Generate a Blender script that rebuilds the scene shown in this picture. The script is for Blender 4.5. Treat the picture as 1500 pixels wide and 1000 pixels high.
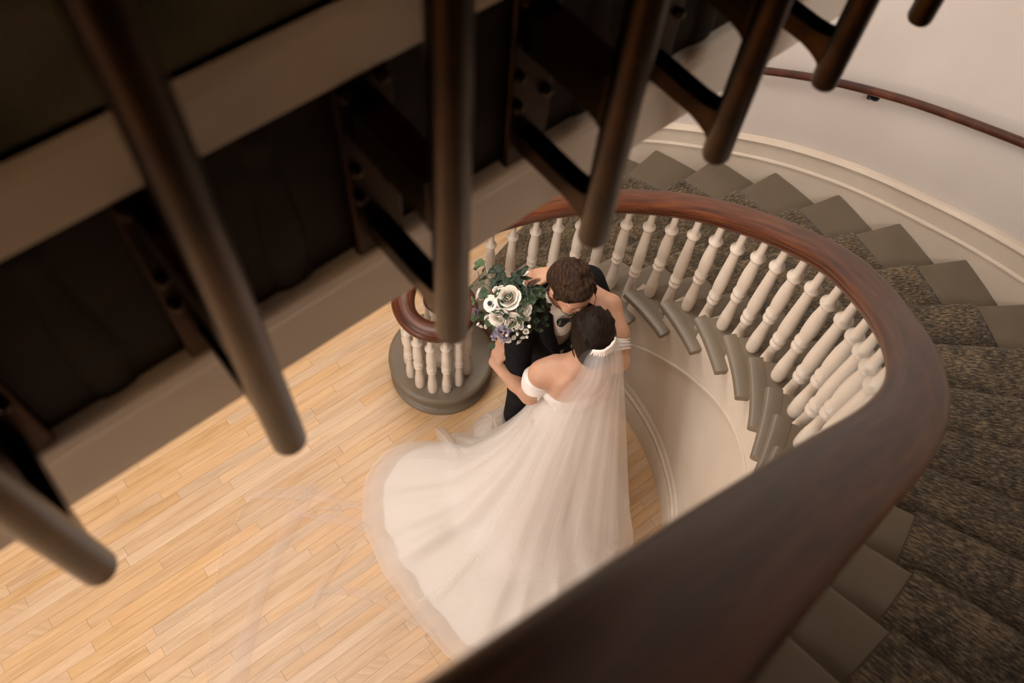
import bpy, bmesh, math, random
import numpy as np
from mathutils import Vector, Matrix

random.seed(7)
rng = np.random.default_rng(7)
for o in list(bpy.data.objects):
    bpy.data.objects.remove(o)
scene = bpy.context.scene
COL = scene.collection
PI = math.pi

# ------------------------------------------------------------------ camera
CAM_H, FPX = 4.75, 1300.0
NAD = np.array([-80.0, 711.0])
_L = float(np.hypot(*NAD)); _ed = NAD / _L; _er = np.array([_ed[1], -_ed[0]])
_a = math.atan2(_L, FPX); _s, _c = math.sin(_a), math.cos(_a)
FWD = Vector((0, _s, -_c)); XR = Vector((1, 0, 0)); DN = Vector((0, -_c, -_s))
RIGHT = XR * _er[0] + DN * _ed[0]
DOWN = XR * _er[1] + DN * _ed[1]
cam_d = bpy.data.cameras.new('camera'); cam = bpy.data.objects.new('camera', cam_d); COL.objects.link(cam)
M3 = Matrix((RIGHT, -DOWN, -FWD)).transposed()
cam.matrix_world = Matrix.Translation((0, 0, CAM_H)) @ M3.to_4x4()
cam_d.sensor_width = 36; cam_d.lens = FPX * 36 / 1500; cam_d.sensor_fit = 'HORIZONTAL'
cam_d.clip_start = 0.02; cam_d.clip_end = 60
cam_d.dof.use_dof = True; cam_d.dof.focus_distance = 3.65; cam_d.dof.aperture_fstop = 3.2
scene.camera = cam

# ------------------------------------------------------------------ light and exposure
world = bpy.data.worlds.new('world'); scene.world = world; world.use_nodes = True
world.node_tree.nodes['Background'].inputs[0].default_value = (1.0, 0.86, 0.7, 1)
world.node_tree.nodes['Background'].inputs[1].default_value = 0.02
vs = scene.view_settings
vs.view_transform = 'Standard'; vs.look = 'None'; vs.gamma = 1.0; vs.use_curve_mapping = False
vs.exposure = 0.2
def area_light(name, loc, target, sx, sy, power, col):
    ld = bpy.data.lights.new(name, 'AREA'); ld.shape = 'RECTANGLE'; ld.size = sx; ld.size_y = sy
    ld.energy = power; ld.color = col
    lo = bpy.data.objects.new(name, ld); COL.objects.link(lo); lo.location = loc
    lo.rotation_euler = (Vector(target) - Vector(loc)).to_track_quat('-Z', 'Y').to_euler()
    return lo
# the hall ceiling panel below the landing, daylight from the hall and stair windows, an added warm light upstairs
area_light('hall_ceiling_area_light', (-1.62, .95, 3.53), (-1.62, .95, 0), 1.3, 1.3, 46, (1.0, .93, .85))
area_light('hall_window_light', (-4.10, -0.3, 1.75), (0.3, 1.3, 0.6), 2.3, 2.0, 34, (1.0, 0.96, 0.93))
sw_l = area_light('stair_window_light', (.98, -.84, 5.3), (1.9, 3.0, 2.2), .9, .9, 12, (1.0, 0.93, 0.87)); sw_l.data.spread = math.radians(56)
area_light('hall_ceiling_area_light', (-.55, 2.95, 3.53), (-.55, 2.95, 0), 1.2, 1.2, 46, (1.0, .93, .85))  # second panel, unseen, added to brighten the far treads and walls
area_light('front_fill_light', (-3.1, -3.12, 1.4), (.3, 1.5, .8), 1.7, 1.7, 150, (1.0, .96, .93))  # unseen source added to brighten the veil and the couple from behind
sc_d = bpy.data.lights.new('warm_fill_light', 'POINT'); sc_d.energy = 22; sc_d.color = (1.0, .60, .22); sc_d.shadow_soft_size = .08  # unseen warm lamp added to tint the fascia and posts
sc_o = bpy.data.objects.new('warm_fill_light', sc_d); COL.objects.link(sc_o); sc_o.location = (-1.6, -2.9, 5.5)

# ------------------------------------------------------------------ geometry helpers
def at(u, v, z):
    p = np.array([u - 750.0, v - 500.0]); x = float(p @ _er); d = float(p @ _ed)
    r = Vector((x, FPX * _s - d * _c, -(FPX * _c + d * _s)))
    k = (z - CAM_H) / r.z
    return Vector((r.x * k, r.y * k, z))

def tag(o, label, cat, group=None):
    o['label'] = label; o['category'] = cat
    if group: o['group'] = group
    return o
def empty(name, loc):
    o = bpy.data.objects.new(name, None); o.empty_display_size = 0.1
    COL.objects.link(o); o.location = loc; return o
def world_loc(p):
    v = Vector((0, 0, 0))
    while p is not None:
        v += p.location; p = p.parent
    return v
def obj(name, me, mat, parent=None, loc=None):
    """link a mesh whose vertices are in world space; origin at loc or at the parent's origin"""
    o = bpy.data.objects.new(name, me); COL.objects.link(o)
    if mat is not None:
        if len(me.materials) == 0: me.materials.append(mat)
    base = Vector(loc) if loc is not None else world_loc(parent)
    if base.length > 0: me.transform(Matrix.Translation(-base))
    o.location = base - world_loc(parent)
    o.parent = parent
    return o
def inst(name, me, loc, parent=None, rot=None, scale=None):
    """an object on shared mesh data (mesh in local space) placed at world loc"""
    o = bpy.data.objects.new(name, me); COL.objects.link(o)
    o.parent = parent; o.location = Vector(loc) - world_loc(parent)
    if rot is not None: o.rotation_euler = rot
    if scale is not None: o.scale = scale
    return o
def mesh(name, verts, faces, smooth=False):
    me = bpy.data.meshes.new(name); me.from_pydata([tuple(map(float, v)) for v in verts], [], [tuple(map(int, f)) for f in faces]); me.update()
    if smooth: me.polygons.foreach_set('use_smooth', [True] * len(me.polygons))
    return me
def grid_mesh(name, P, close_u=False, close_v=False, smooth=True, caps=False):
    P = np.asarray(P, float); nu, nv = P.shape[:2]
    F = []
    for i in range(nu if close_u else nu - 1):
        for j in range(nv if close_v else nv - 1):
            a, b = i, (i + 1) % nu; c, d = j, (j + 1) % nv
            F.append((a * nv + c, b * nv + c, b * nv + d, a * nv + d))
    if caps:
        F.append(tuple(range(nv))[::-1]); F.append(tuple((nu - 1) * nv + j for j in range(nv)))
    me = mesh(name, P.reshape(-1, 3), F, smooth)
    bm = bmesh.new(); bm.from_mesh(me); bmesh.ops.recalc_face_normals(bm, faces=bm.faces); bm.to_mesh(me); bm.free()
    return me
def box_pts(x0, x1, y0, y1, z0, z1):
    return [(x0,y0,z0),(x1,y0,z0),(x1,y1,z0),(x0,y1,z0),(x0,y0,z1),(x1,y0,z1),(x1,y1,z1),(x0,y1,z1)]
BOXF = [(0,3,2,1),(4,5,6,7),(0,1,5,4),(1,2,6,5),(2,3,7,6),(3,0,4,7)]
def box_mesh(name, x0, x1, y0, y1, z0, z1, M=None):
    V = [Vector(p) for p in box_pts(x0, x1, y0, y1, z0, z1)]
    if M is not None: V = [M @ v for v in V]
    return mesh(name, V, BOXF)
def bevel_mesh(me, w, seg=2):
    bm = bmesh.new(); bm.from_mesh(me)
    es = [e for e in bm.edges if len(e.link_faces) == 2 and e.calc_face_angle(0) > 0.6]
    bmesh.ops.bevel(bm, geom=es, offset=w, segments=seg, affect='EDGES', profile=0.5, clamp_overlap=True)
    bm.to_mesh(me); bm.free()
    return me
def lathe(name, prof, n=20, c=(0, 0, 0), smooth=True):
    P = np.array([[(c[0] + r * math.cos(2 * PI * k / n), c[1] + r * math.sin(2 * PI * k / n), c[2] + z) for k in range(n)] for r, z in prof])
    return grid_mesh(name, P, close_v=True, smooth=smooth, caps=True)
def cat(P, m):
    """Catmull-Rom through points -> function of parameter index"""
    P = np.asarray(P, float); Q = np.vstack([2 * P[0] - P[1], P, 2 * P[-1] - P[-2]])
    def f(t):
        t = min(max(t, 0), len(P) - 1 - 1e-9); i = int(t); t -= i
        a, b, c, d = Q[i], Q[i + 1], Q[i + 2], Q[i + 3]
        return .5 * ((2 * b) + (-a + c) * t + (2 * a - 5 * b + 4 * c - d) * t * t + (-a + 3 * b - 3 * c + d) * t ** 3)
    return f
def tube(name, pts, radii, n=10, caps=True, smooth=True):
    pts = [Vector(p) for p in pts]; rings = []
    up = Vector((0, 0, 1)); prev = None
    for i, p in enumerate(pts):
        t = (pts[min(i + 1, len(pts) - 1)] - pts[max(i - 1, 0)]).normalized()
        if prev is None:
            a = t.orthogonal().normalized()
        else:
            a = (prev - t * prev.dot(t)).normalized()
        prev = a; b = t.cross(a); r = radii[i] if hasattr(radii, '__len__') else radii
        rings.append([tuple(p + (a * math.cos(2 * PI * k / n) + b * math.sin(2 * PI * k / n)) * r) for k in range(n)])
    return grid_mesh(name, np.array(rings), close_v=True, smooth=smooth, caps=caps)
def sweep(name, path, normals, prof, smooth=True):
    """profile (outward, up) swept along path with horizontal outward normals"""
    R = [[(p[0] + n[0] * x, p[1] + n[1] * x, p[2] + z) for x, z in prof] for p, n in zip(path, normals)]
    return grid_mesh(name, np.array(R), close_v=True, smooth=smooth, caps=True)
def join_meshes(name, mes):
    bm = bmesh.new()
    for m in mes: bm.from_mesh(m)
    me = bpy.data.meshes.new(name); bm.to_mesh(me); bm.free()
    for m in mes: bpy.data.meshes.remove(m)
    return me
def auto_smooth(me, ang=40):
    me.polygons.foreach_set('use_smooth', [True] * len(me.polygons))
    bm = bmesh.new(); bm.from_mesh(me)
    for e in bm.edges:
        if len(e.link_faces) == 2: e.smooth = e.calc_face_angle(0) < math.radians(ang)
    bm.to_mesh(me); bm.free(); return me

# ------------------------------------------------------------------ materials
def mat(name, col, rough=0.5, spec=0.5, coat=0.0, sheen=0.0, metal=0.0, sss=0.0):
    m = bpy.data.materials.new(name); m.use_nodes = True
    b = m.node_tree.nodes['Principled BSDF']
    b.inputs['Base Color'].default_value = (*col, 1); b.inputs['Roughness'].default_value = rough
    b.inputs['Specular IOR Level'].default_value = spec; b.inputs['Metallic'].default_value = metal
    b.inputs['Coat Weight'].default_value = coat; b.inputs['Coat Roughness'].default_value = 0.18
    if sheen: b.inputs['Sheen Weight'].default_value = sheen
    if sss:
        b.inputs['Subsurface Weight'].default_value = sss; b.inputs['Subsurface Scale'].default_value = 0.01
        b.inputs['Subsurface Radius'].default_value = (1, .35, .2)
    return m
def noise_col(m, c1, c2, scale=(1, 1, 1), nscale=5, detail=4, bump=0.0, bscale=None, lo=.35, hi=.65, dist=0.0, bdist=0.02, coord='Object'):
    nt = m.node_tree; N = nt.nodes; L = nt.links; b = N['Principled BSDF']
    tc = N.new('ShaderNodeTexCoord'); mp = N.new('ShaderNodeMapping'); mp.inputs['Scale'].default_value = scale
    L.new(tc.outputs[coord], mp.inputs[0])
    n = N.new('ShaderNodeTexNoise'); n.inputs['Scale'].default_value = nscale; n.inputs['Detail'].default_value = detail
    n.inputs['Distortion'].default_value = dist; L.new(mp.outputs[0], n.inputs['Vector'])
    r = N.new('ShaderNodeValToRGB'); r.color_ramp.elements[0].position = lo; r.color_ramp.elements[1].position = hi
    r.color_ramp.elements[0].color = (*c1, 1); r.color_ramp.elements[1].color = (*c2, 1)
    L.new(n.outputs['Fac'], r.inputs[0]); L.new(r.outputs[0], b.inputs['Base Color'])
    if bump:
        bn = N.new('ShaderNodeBump'); bn.inputs['Strength'].default_value = bump; bn.inputs['Distance'].default_value = bdist
        if bscale:
            n2 = N.new('ShaderNodeTexNoise'); n2.inputs['Scale'].default_value = bscale; n2.inputs['Detail'].default_value = 3
            L.new(mp.outputs[0], n2.inputs['Vector']); L.new(n2.outputs['Fac'], bn.inputs['Height'])
        else: L.new(n.outputs['Fac'], bn.inputs['Height'])
        L.new(bn.outputs[0], b.inputs['Normal'])
    return m
MAT = {}
MAT['wall'] = noise_col(mat('wall_paint', (.62, .55, .50), .75, .3), (.60, .53, .48), (.64, .57, .52), nscale=1.5)
MAT['trim'] = noise_col(mat('cream_trim_paint', (.66, .56, .46), .35), (.63, .53, .43), (.68, .58, .48), nscale=3)
MAT['baluster'] = noise_col(mat('cream_baluster_paint', (.68, .58, .48), .35), (.64, .545, .45), (.70, .60, .50), nscale=9)
MAT['taupe'] = noise_col(mat('taupe_tread_paint', (.16, .124, .084), .42), (.15, .115, .078), (.175, .136, .094), nscale=4)
MAT['ceiling'] = mat('ceiling_paint', (.7, .64, .56), .8, .2)

def wood_mat(name, cols, rough, coat, stretch, axis_rot=0.0, nscale=3.0, rand=0.0, bump=0.0, coord='Object', spec=.5):
    m = mat(name, cols[1], rough, spec, coat); nt = m.node_tree; N = nt.nodes; L = nt.links; b = N['Principled BSDF']
    tc = N.new('ShaderNodeTexCoord'); oi = N.new('ShaderNodeObjectInfo')
    mp = N.new('ShaderNodeMapping'); mp.inputs['Scale'].default_value = stretch; mp.inputs['Rotation'].default_value = (0, 0, axis_rot)
    add = N.new('ShaderNodeVectorMath'); add.operation = 'ADD'
    mul = N.new('ShaderNodeVectorMath'); mul.operation = 'SCALE'; mul.inputs['Scale'].default_value = 37.0
    cx = N.new('ShaderNodeCombineXYZ')
    L.new(oi.outputs['Random'], cx.inputs[0]); L.new(oi.outputs['Random'], cx.inputs[1]); L.new(cx.outputs[0], mul.inputs[0])
    L.new(tc.outputs[coord], mp.inputs[0]); L.new(mp.outputs[0], add.inputs[0]); L.new(mul.outputs[0], add.inputs[1])
    n = N.new('ShaderNodeTexNoise'); n.inputs['Scale'].default_value = nscale; n.inputs['Detail'].default_value = 6; n.inputs['Distortion'].default_value = .6
    L.new(add.outputs[0], n.inputs['Vector'])
    r = N.new('ShaderNodeValToRGB'); els = r.color_ramp.elements
    els[0].position = .3; els[0].color = (*cols[0], 1); els[1].position = .72; els[1].color = (*cols[2], 1)
    e = els.new(.5); e.color = (*cols[1], 1)
    L.new(n.outputs['Fac'], r.inputs[0])
    out = r.outputs[0]
    if rand:
        hsv = N.new('ShaderNodeHueSaturation'); mr = N.new('ShaderNodeMapRange')
        mr.inputs['To Min'].default_value = 1 - rand; mr.inputs['To Max'].default_value = 1 + rand
        L.new(oi.outputs['Random'], mr.inputs[0]); L.new(mr.outputs[0], hsv.inputs['Value'])
        m2 = N.new('ShaderNodeMath'); m2.operation = 'MULTIPLY'; m2.inputs[1].default_value = 7.31
        m3 = N.new('ShaderNodeMath'); m3.operation = 'FRACT'; m4 = N.new('ShaderNodeMapRange')
        m4.inputs['To Min'].default_value = .85; m4.inputs['To Max'].default_value = 1.15
        L.new(oi.outputs['Random'], m2.inputs[0]); L.new(m2.outputs[0], m3.inputs[0]); L.new(m3.outputs[0], m4.inputs[0]); L.new(m4.outputs[0], hsv.inputs['Saturation'])
        L.new(out, hsv.inputs['Color']); out = hsv.outputs[0]
    L.new(out, b.inputs['Base Color'])
    if bump:
        bn = N.new('ShaderNodeBump'); bn.inputs['Strength'].default_value = bump; bn.inputs['Distance'].default_value = .004
        L.new(n.outputs['Fac'], bn.inputs['Height']); L.new(bn.outputs[0], b.inputs['Normal'])
    return m
MAT['plank'] = wood_mat('maple_plank', [(.53, .335, .178), (.61, .40, .228), (.66, .45, .27)], .45, .05, (3.2, 36, 1), nscale=1.0, rand=.075)
MAT['gap'] = mat('plank_gap_dark', (.26, .16, .085), .7)
MAT['mahogany'] = wood_mat('mahogany_varnish', [(.030, .006, .0018), (.078, .017, .0045), (.14, .042, .011)], .40, .10, (9, 2.2, 1), nscale=1.6, coord='UV', spec=.3)
MAT['mahogany_plain'] = wood_mat('mahogany_turned', [(.022, .005, .002), (.055, .012, .005), (.10, .026, .010)], .28, .3, (6, 6, 6), nscale=1.6)
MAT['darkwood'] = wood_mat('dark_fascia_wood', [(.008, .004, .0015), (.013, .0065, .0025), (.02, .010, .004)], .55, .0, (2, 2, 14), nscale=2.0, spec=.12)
MAT['bronze'] = noise_col(mat('dark_bronze', (.022, .008, .0015), .32, .5, metal=1.0), (.013, .0048, .0008), (.038, .014, .0025), nscale=14)
MAT['carpet_landing'] = noise_col(mat('green_brown_landing_carpet', (.09, .085, .055), .95, .1), (.06, .066, .038), (.15, .125, .085), nscale=6, bump=.4, bscale=180, bdist=.01)

def carpet_mat():
    m = mat('speckled_runner_carpet', (.08, .06, .04), .95, .08, sheen=.2); nt = m.node_tree; N = nt.nodes; L = nt.links; b = N['Principled BSDF']
    tc = N.new('ShaderNodeTexCoord'); uv = tc.outputs['UV']
    mp = N.new('ShaderNodeMapping'); mp.inputs['Scale'].default_value = (36, 165, 1); L.new(uv, mp.inputs[0])
    n1 = N.new('ShaderNodeTexNoise'); n1.inputs['Scale'].default_value = 1.0; n1.inputs['Detail'].default_value = 3; n1.inputs['Roughness'].default_value = .7
    L.new(mp.outputs[0], n1.inputs['Vector'])
    n2 = N.new('ShaderNodeTexNoise'); n2.inputs['Scale'].default_value = 9; n2.inputs['Detail'].default_value = 2; L.new(uv, n2.inputs['Vector'])
    mx = N.new('ShaderNodeMath'); mx.operation = 'MULTIPLY_ADD'; mx.inputs[1].default_value = .28; L.new(n2.outputs['Fac'], mx.inputs[0]); L.new(n1.outputs['Fac'], mx.inputs[2])
    r = N.new('ShaderNodeValToRGB'); e = r.color_ramp.elements
    e[0].position = .46; e[0].color = (.018, .013, .008, 1); e[1].position = .80; e[1].color = (.33, .235, .135, 1)
    k = e.new(.60); k.color = (.062, .046, .028, 1); k = e.new(.68); k.color = (.15, .107, .062, 1)
    L.new(mx.outputs[0], r.inputs[0]); L.new(r.outputs[0], b.inputs['Base Color'])
    bn = N.new('ShaderNodeBump'); bn.inputs['Strength'].default_value = .9; bn.inputs['Distance'].default_value = .012
    L.new(n1.outputs['Fac'], bn.inputs['Height']); L.new(bn.outputs[0], b.inputs['Normal'])
    return m
MAT['runner'] = carpet_mat()

def tulle_mat(name, col, alpha, transl=.45, rough=.8, streak=None):
    m = bpy.data.materials.new(name); m.use_nodes = True; nt = m.node_tree; N = nt.nodes; L = nt.links
    for n in list(N): N.remove(n)
    out = N.new('ShaderNodeOutputMaterial'); df = N.new('ShaderNodeBsdfDiffuse'); tl = N.new('ShaderNodeBsdfTranslucent'); tr = N.new('ShaderNodeBsdfTransparent')
    df.inputs[0].default_value = (*col, 1); tl.inputs[0].default_value = (*col, 1)
    m1 = N.new('ShaderNodeMixShader'); m1.inputs[0].default_value = transl; L.new(df.outputs[0], m1.inputs[1]); L.new(tl.outputs[0], m1.inputs[2])
    m2 = N.new('ShaderNodeMixShader'); m2.inputs[0].default_value = alpha; L.new(tr.outputs[0], m2.inputs[1]); L.new(m1.outputs[0], m2.inputs[2])
    if streak:
        tc = N.new('ShaderNodeTexCoord'); mp = N.new('ShaderNodeMapping'); mp.inputs['Scale'].default_value = streak; L.new(tc.outputs['UV'], mp.inputs[0])
        n = N.new('ShaderNodeTexNoise'); n.inputs['Scale'].default_value = 1; n.inputs['Detail'].default_value = 4; L.new(mp.outputs[0], n.inputs['Vector'])
        mr = N.new('ShaderNodeMapRange'); mr.inputs['From Min'].default_value = .35; mr.inputs['From Max'].default_value = .7
        mr.inputs['To Min'].default_value = alpha * .75; mr.inputs['To Max'].default_value = min(1, alpha * 1.25)
        L.new(n.outputs['Fac'], mr.inputs[0])
        sx = N.new('ShaderNodeSeparateXYZ'); L.new(tc.outputs['UV'], sx.inputs[0])
        e1 = N.new('ShaderNodeMapRange'); e1.interpolation_type = 'SMOOTHSTEP'; e1.inputs['From Max'].default_value = .30; e1.inputs['To Min'].default_value = .12; L.new(sx.outputs[0], e1.inputs[0])
        e2 = N.new('ShaderNodeMapRange'); e2.interpolation_type = 'SMOOTHSTEP'; e2.inputs['From Min'].default_value = 1.0; e2.inputs['From Max'].default_value = .72; e2.inputs['To Min'].default_value = .1; L.new(sx.outputs[1], e2.inputs[0])
        k1 = N.new('ShaderNodeMath'); k1.operation = 'MULTIPLY'; L.new(e1.outputs[0], k1.inputs[0]); L.new(e2.outputs[0], k1.inputs[1])
        k2 = N.new('ShaderNodeMath'); k2.operation = 'MULTIPLY'; L.new(k1.outputs[0], k2.inputs[0]); L.new(mr.outputs[0], k2.inputs[1]); L.new(k2.outputs[0], m2.inputs[0])
    L.new(m2.outputs[0], out.inputs[0])
    return m
MAT['satin'] = mat('ivory_satin', (.82, .775, .74), .6, .3, sheen=.1)
MAT['tulle'] = tulle_mat('ivory_tulle', (.93, .885, .85), .48)
MAT['veil'] = tulle_mat('veil_tulle', (.96, .90, .88), .46, streak=(11, .7, 1))
MAT['sheer'] = tulle_mat('sheer_floor_tulle', (.9, .82, .76), .13)
MAT['fold'] = tulle_mat('folded_floor_tulle', (.9, .82, .77), .26)
MAT['strap'] = mat('strap_tulle', (.82, .74, .70), .8, .2)
MAT['pearl'] = mat('pearl', (.9, .84, .76), .2, .6)
MAT['skin'] = noise_col(mat('skin', (.51, .28, .18), .5, .4, sss=.08), (.48, .262, .168), (.54, .30, .195), nscale=14)
MAT['skin_groom'] = noise_col(mat('skin_warm', (.56, .285, .18), .5, .4, sss=.08), (.52, .26, .16), (.59, .31, .20), nscale=14)
MAT['hair_dark'] = noise_col(mat('dark_brown_hair', (.012, .006, .004), .55, .12), (.006, .0035, .0025), (.020, .010, .006), scale=(7, 1, 4), nscale=26, bump=.5, bdist=.004)
MAT['hair_brown'] = noise_col(mat('brown_hair', (.045, .02, .010), .65, .15), (.010, .005, .003), (.055, .026, .013), scale=(6, 1.2, 3), nscale=26, bump=.7, bdist=.006)
MAT['suit'] = noise_col(mat('black_suit_wool', (.008, .007, .008), .85, .15), (.006, .0055, .006), (.012, .011, .012), nscale=60)
MAT['shirt'] = mat('white_shirt', (.72, .62, .54), .7, .3)
MAT['vest'] = mat('grey_beige_vest', (.30, .22, .17), .7, .3)
MAT['bow'] = mat('black_satin_bow', (.006, .005, .006), .4, .5)
MAT['black'] = mat('black_gloss', (.006, .005, .005), .3, .5)
MAT['wire'] = mat('thin_metal_wire', (.10, .06, .03), .3, .5, metal=.8)
MAT['nail'] = mat('nail_polish', (.72, .52, .44), .25, .5)
MAT['petal'] = mat('white_petal', (.80, .74, .66), .6, .3, sss=.1)
MAT['petal_core'] = mat('cream_petal', (.74, .66, .52), .6, .3)
MAT['leaf'] = noise_col(mat('green_leaf', (.035, .065, .028), .55, .35), (.022, .045, .02), (.055, .09, .04), nscale=20)
MAT['leaf_dark'] = noise_col(mat('dark_leaf', (.014, .028, .013), .5, .35), (.009, .019, .009), (.022, .04, .018), nscale=20)
MAT['leaf_light'] = noise_col(mat('light_leaf', (.07, .12, .05), .55, .35), (.05, .09, .035), (.09, .14, .06), nscale=20)
MAT['lavender'] = noise_col(mat('lavender_petal', (.22, .19, .27), .7, .2), (.17, .15, .25), (.36, .31, .36), nscale=60)
MAT['stamen'] = mat('dark_stamen', (.012, .01, .02), .7)
MAT['stem'] = mat('stem_green', (.05, .08, .03), .6)
MAT['ribbon'] = mat('ivory_ribbon', (.78, .7, .6), .5)

def emit_mat(name, col, s):
    m = bpy.data.materials.new(name); m.use_nodes = True; b = m.node_tree.nodes['Principled BSDF']
    b.inputs['Base Color'].default_value = (*col, 1); b.inputs['Emission Color'].default_value = (*col, 1); b.inputs['Emission Strength'].default_value = s
    return m

# ================================================================== stair layout
RISE = .189
INN = [(-.64, 2.60), (-.44, 2.625), (-.23, 2.62), (-.02, 2.61), (.184, 2.555), (.373, 2.463), (.541, 2.337), (.683, 2.182), (.797, 2.002), (.87, 1.815), (.911, 1.616), (.912, 1.396), (.869, 1.2), (.8, 1.005), (.701, .823), (.567, .665), (.417, .521), (.268, .377), (.12, .232), (-.025, .085), (-.171, -.062), (-.317, -.209), (-.463, -.356), (-.61, -.50), (-.76, -.65), (-.91, -.80)]
OUT = [(.07, 4.13), (.43, 4.055), (.78, 3.92), (1.115, 3.735), (1.418, 3.514), (1.695, 3.242), (1.915, 2.937), (2.115, 2.61), (2.265, 2.265), (2.36, 1.915), (2.405, 1.53), (2.39, 1.155), (2.32, .79), (2.19, .455), (2.01, .12), (1.79, -.17), (1.58, -.42), (1.40, -.63), (1.24, -.80), (1.09, -.95), (.94, -1.10), (.79, -1.25), (.64, -1.40), (.49, -1.55), (.34, -1.70), (.19, -1.85)]
fI, fO = cat(INN, 1), cat(OUT, 1)
def nrm(f, t):
    d = f(t + .02) - f(t - .02) if 0.02 < t < 24.9 else (f(t + .04) - f(t) if t <= .02 else f(t) - f(t - .04))
    d = d / np.hypot(*d); return np.array([-d[1], d[0]])      # left of climbing direction = outward
def pI(t, off=0): return fI(t) + nrm(fI, t) * off
def pO(t, off=0): return fO(t) + nrm(fO, t) * off
def pS(t, w): return (1 - w) * fI(t) + w * fO(t)
NT = 22   # risers to the landing

# ================================================================== setting
def structure(o): o['kind'] = 'structure'; return o
XMIN, XMAX, YMIN, YMAX, ZTOP = -4.2, 3.2, -3.2, 4.6, 6.4

# floor: subfloor slab with maple strip planks
fl = obj('floor', box_mesh('floor', XMIN - .2, XMAX + .2, YMIN - .2, YMAX + .2, -.2, -.012), MAT['gap']); structure(fl)
ANG = math.radians(43); dirp = np.array([math.cos(ANG), math.sin(ANG)]); nrp = np.array([-dirp[1], dirp[0]])
PW = .0575
plank_meshes = []
lens = [.42, .62, .85, 1.1, 1.4]
for L_ in lens:
    me = box_mesh('plank', .0006, L_ - .0006, .0005, PW - .0005, -.018, 0)
    me.materials.append(MAT['plank']); plank_meshes.append(me)
cand = []
def in_view(p):
    d = Vector((p[0], p[1], -CAM_H)); fw = d.dot(FWD)
    u = FPX * d.dot(RIGHT) / fw; v = FPX * d.dot(DOWN) / fw
    return -830 < u < 830 and -560 < v < 560
rowmin, rowmax = -60, 90
for row in range(rowmin, rowmax):
    s0 = row * PW; x = -5.5 + random.random() * .9
    while x < 6.5:
        k = random.choices(range(5), [1, 2, 3, 2, 2])[0]; L_ = lens[k]
        c = dirp * (x + L_ / 2) + nrp * (s0 + PW / 2)
        if XMIN < c[0] < XMAX and YMIN < c[1] < YMAX: cand.append((c, x, s0, k))
        x += L_
def vis_score(c):
    # open floor seen between the gallery, the newel and the stair rail
    a, b = c; s = (b - a) / math.sqrt(2)
    if not in_view(c): return 9 + np.hypot(a + .5, b - 1.3)
    hidden = 0
    if a > .75 or b > 2.75: hidden = 4
    if s > 2.45: hidden = 4
    return hidden + np.hypot(a + .9, b - 1.3)
cand.sort(key=lambda q: vis_score(q[0]))
rest = []
for i, (c, x, s0, k) in enumerate(cand):
    o_ = dirp * x + nrp * s0
    if i < 298:
        p = bpy.data.objects.new('plank', plank_meshes[k]); COL.objects.link(p); p.parent = fl
        p.location = (o_[0], o_[1], 0); p.rotation_euler = (0, 0, ANG)
    else: rest.append((o_, k))
V, F = [], []
for o_, k in rest:
    b0 = len(V); L_ = lens[k]
    for (px, py, pz) in box_pts(.0006, L_ - .0006, .0005, PW - .0005, -.018, 0):
        q = o_ + dirp * px + nrp * py; V.append((q[0], q[1], pz))
    F += [tuple(b0 + i for i in f) for f in BOXF]
pf = obj('plank_field', mesh('plank_field', V, F), MAT['plank'], fl); pf['kind'] = 'stuff'

# outer stair wall following the outer string
ts = np.linspace(0, 25, 126)
outer_pts = [(XMIN, 4.16), (-2.5, 4.16), (-1.2, 4.16), (-.5, 4.16), (-.2, 4.158)] + [tuple(pO(t, .03)) for t in ts]
def ribbon(pts, z0, z1, th, name):
    P = np.array(pts, float); T = np.gradient(P, axis=0); T /= np.hypot(*T.T)[:, None]; Nn = np.stack([-T[:, 1], T[:, 0]], 1)
    z0 = np.broadcast_to(z0, len(P)); z1 = np.broadcast_to(z1, len(P))
    R = [[(p[0], p[1], a), (p[0], p[1], b), (p[0] + n[0] * th, p[1] + n[1] * th, b), (p[0] + n[0] * th, p[1] + n[1] * th, a)] for p, n, a, b in zip(P, Nn, z0, z1)]
    return auto_smooth(grid_mesh(name, np.array(R), close_v=True, caps=True), 30)
wo = structure(obj('wall_outer', ribbon(outer_pts, -.02, ZTOP, .12, 'wall_outer'), MAT['wall']))
# the skirt board along the wall with its two mouldings
tt = np.linspace(.6, 22, 215)
sk = [tuple(pO(t, .03)) for t in tt]
def along(ts_, f, off, dz): return [(*(f(t) + nrm(f, t) * off), t * RISE + dz) for t in ts_], [nrm(f, t) for t in ts_]
def skirt(name, prof, off, dz, m, parent):
    p, n = along(tt, fO, off, dz)
    return obj(name, auto_smooth(sweep(name, p, n, prof), 35), m, parent)
skirt('skirt_board', [(0, -.36), (-.018, -.36), (-.018, .20), (0, .20)], .03, 0, MAT['trim'], wo)
skirt('skirt_cap_moulding', [(0, 0), (-.022, 0), (-.034, .010), (-.036, .020), (-.026, .026), (-.018, .036), (0, .040)], .03, .195, MAT['trim'], wo)
skirt('skirt_lower_moulding', [(0, 0), (-.022, -.002), (-.031, .006), (-.031, .015), (-.022, .024), (0, .026)], .03, .062, MAT['trim'], wo)

structure(obj('wall_left', box_mesh('wall_left', XMIN - .12, XMIN, YMIN, YMAX, -.02, ZTOP), MAT['wall']))
structure(obj('wall_front', box_mesh('wall_front', XMIN, XMAX, YMIN - .12, YMIN, -.02, ZTOP), MAT['wall']))
structure(obj('wall_right', box_mesh('wall_right', XMAX, XMAX + .12, YMIN, YMAX, -.02, ZTOP), MAT['wall']))
structure(obj('ceiling', box_mesh('ceiling', XMIN, XMAX, YMIN, YMAX, ZTOP, ZTOP + .1), MAT['ceiling']))

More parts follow.
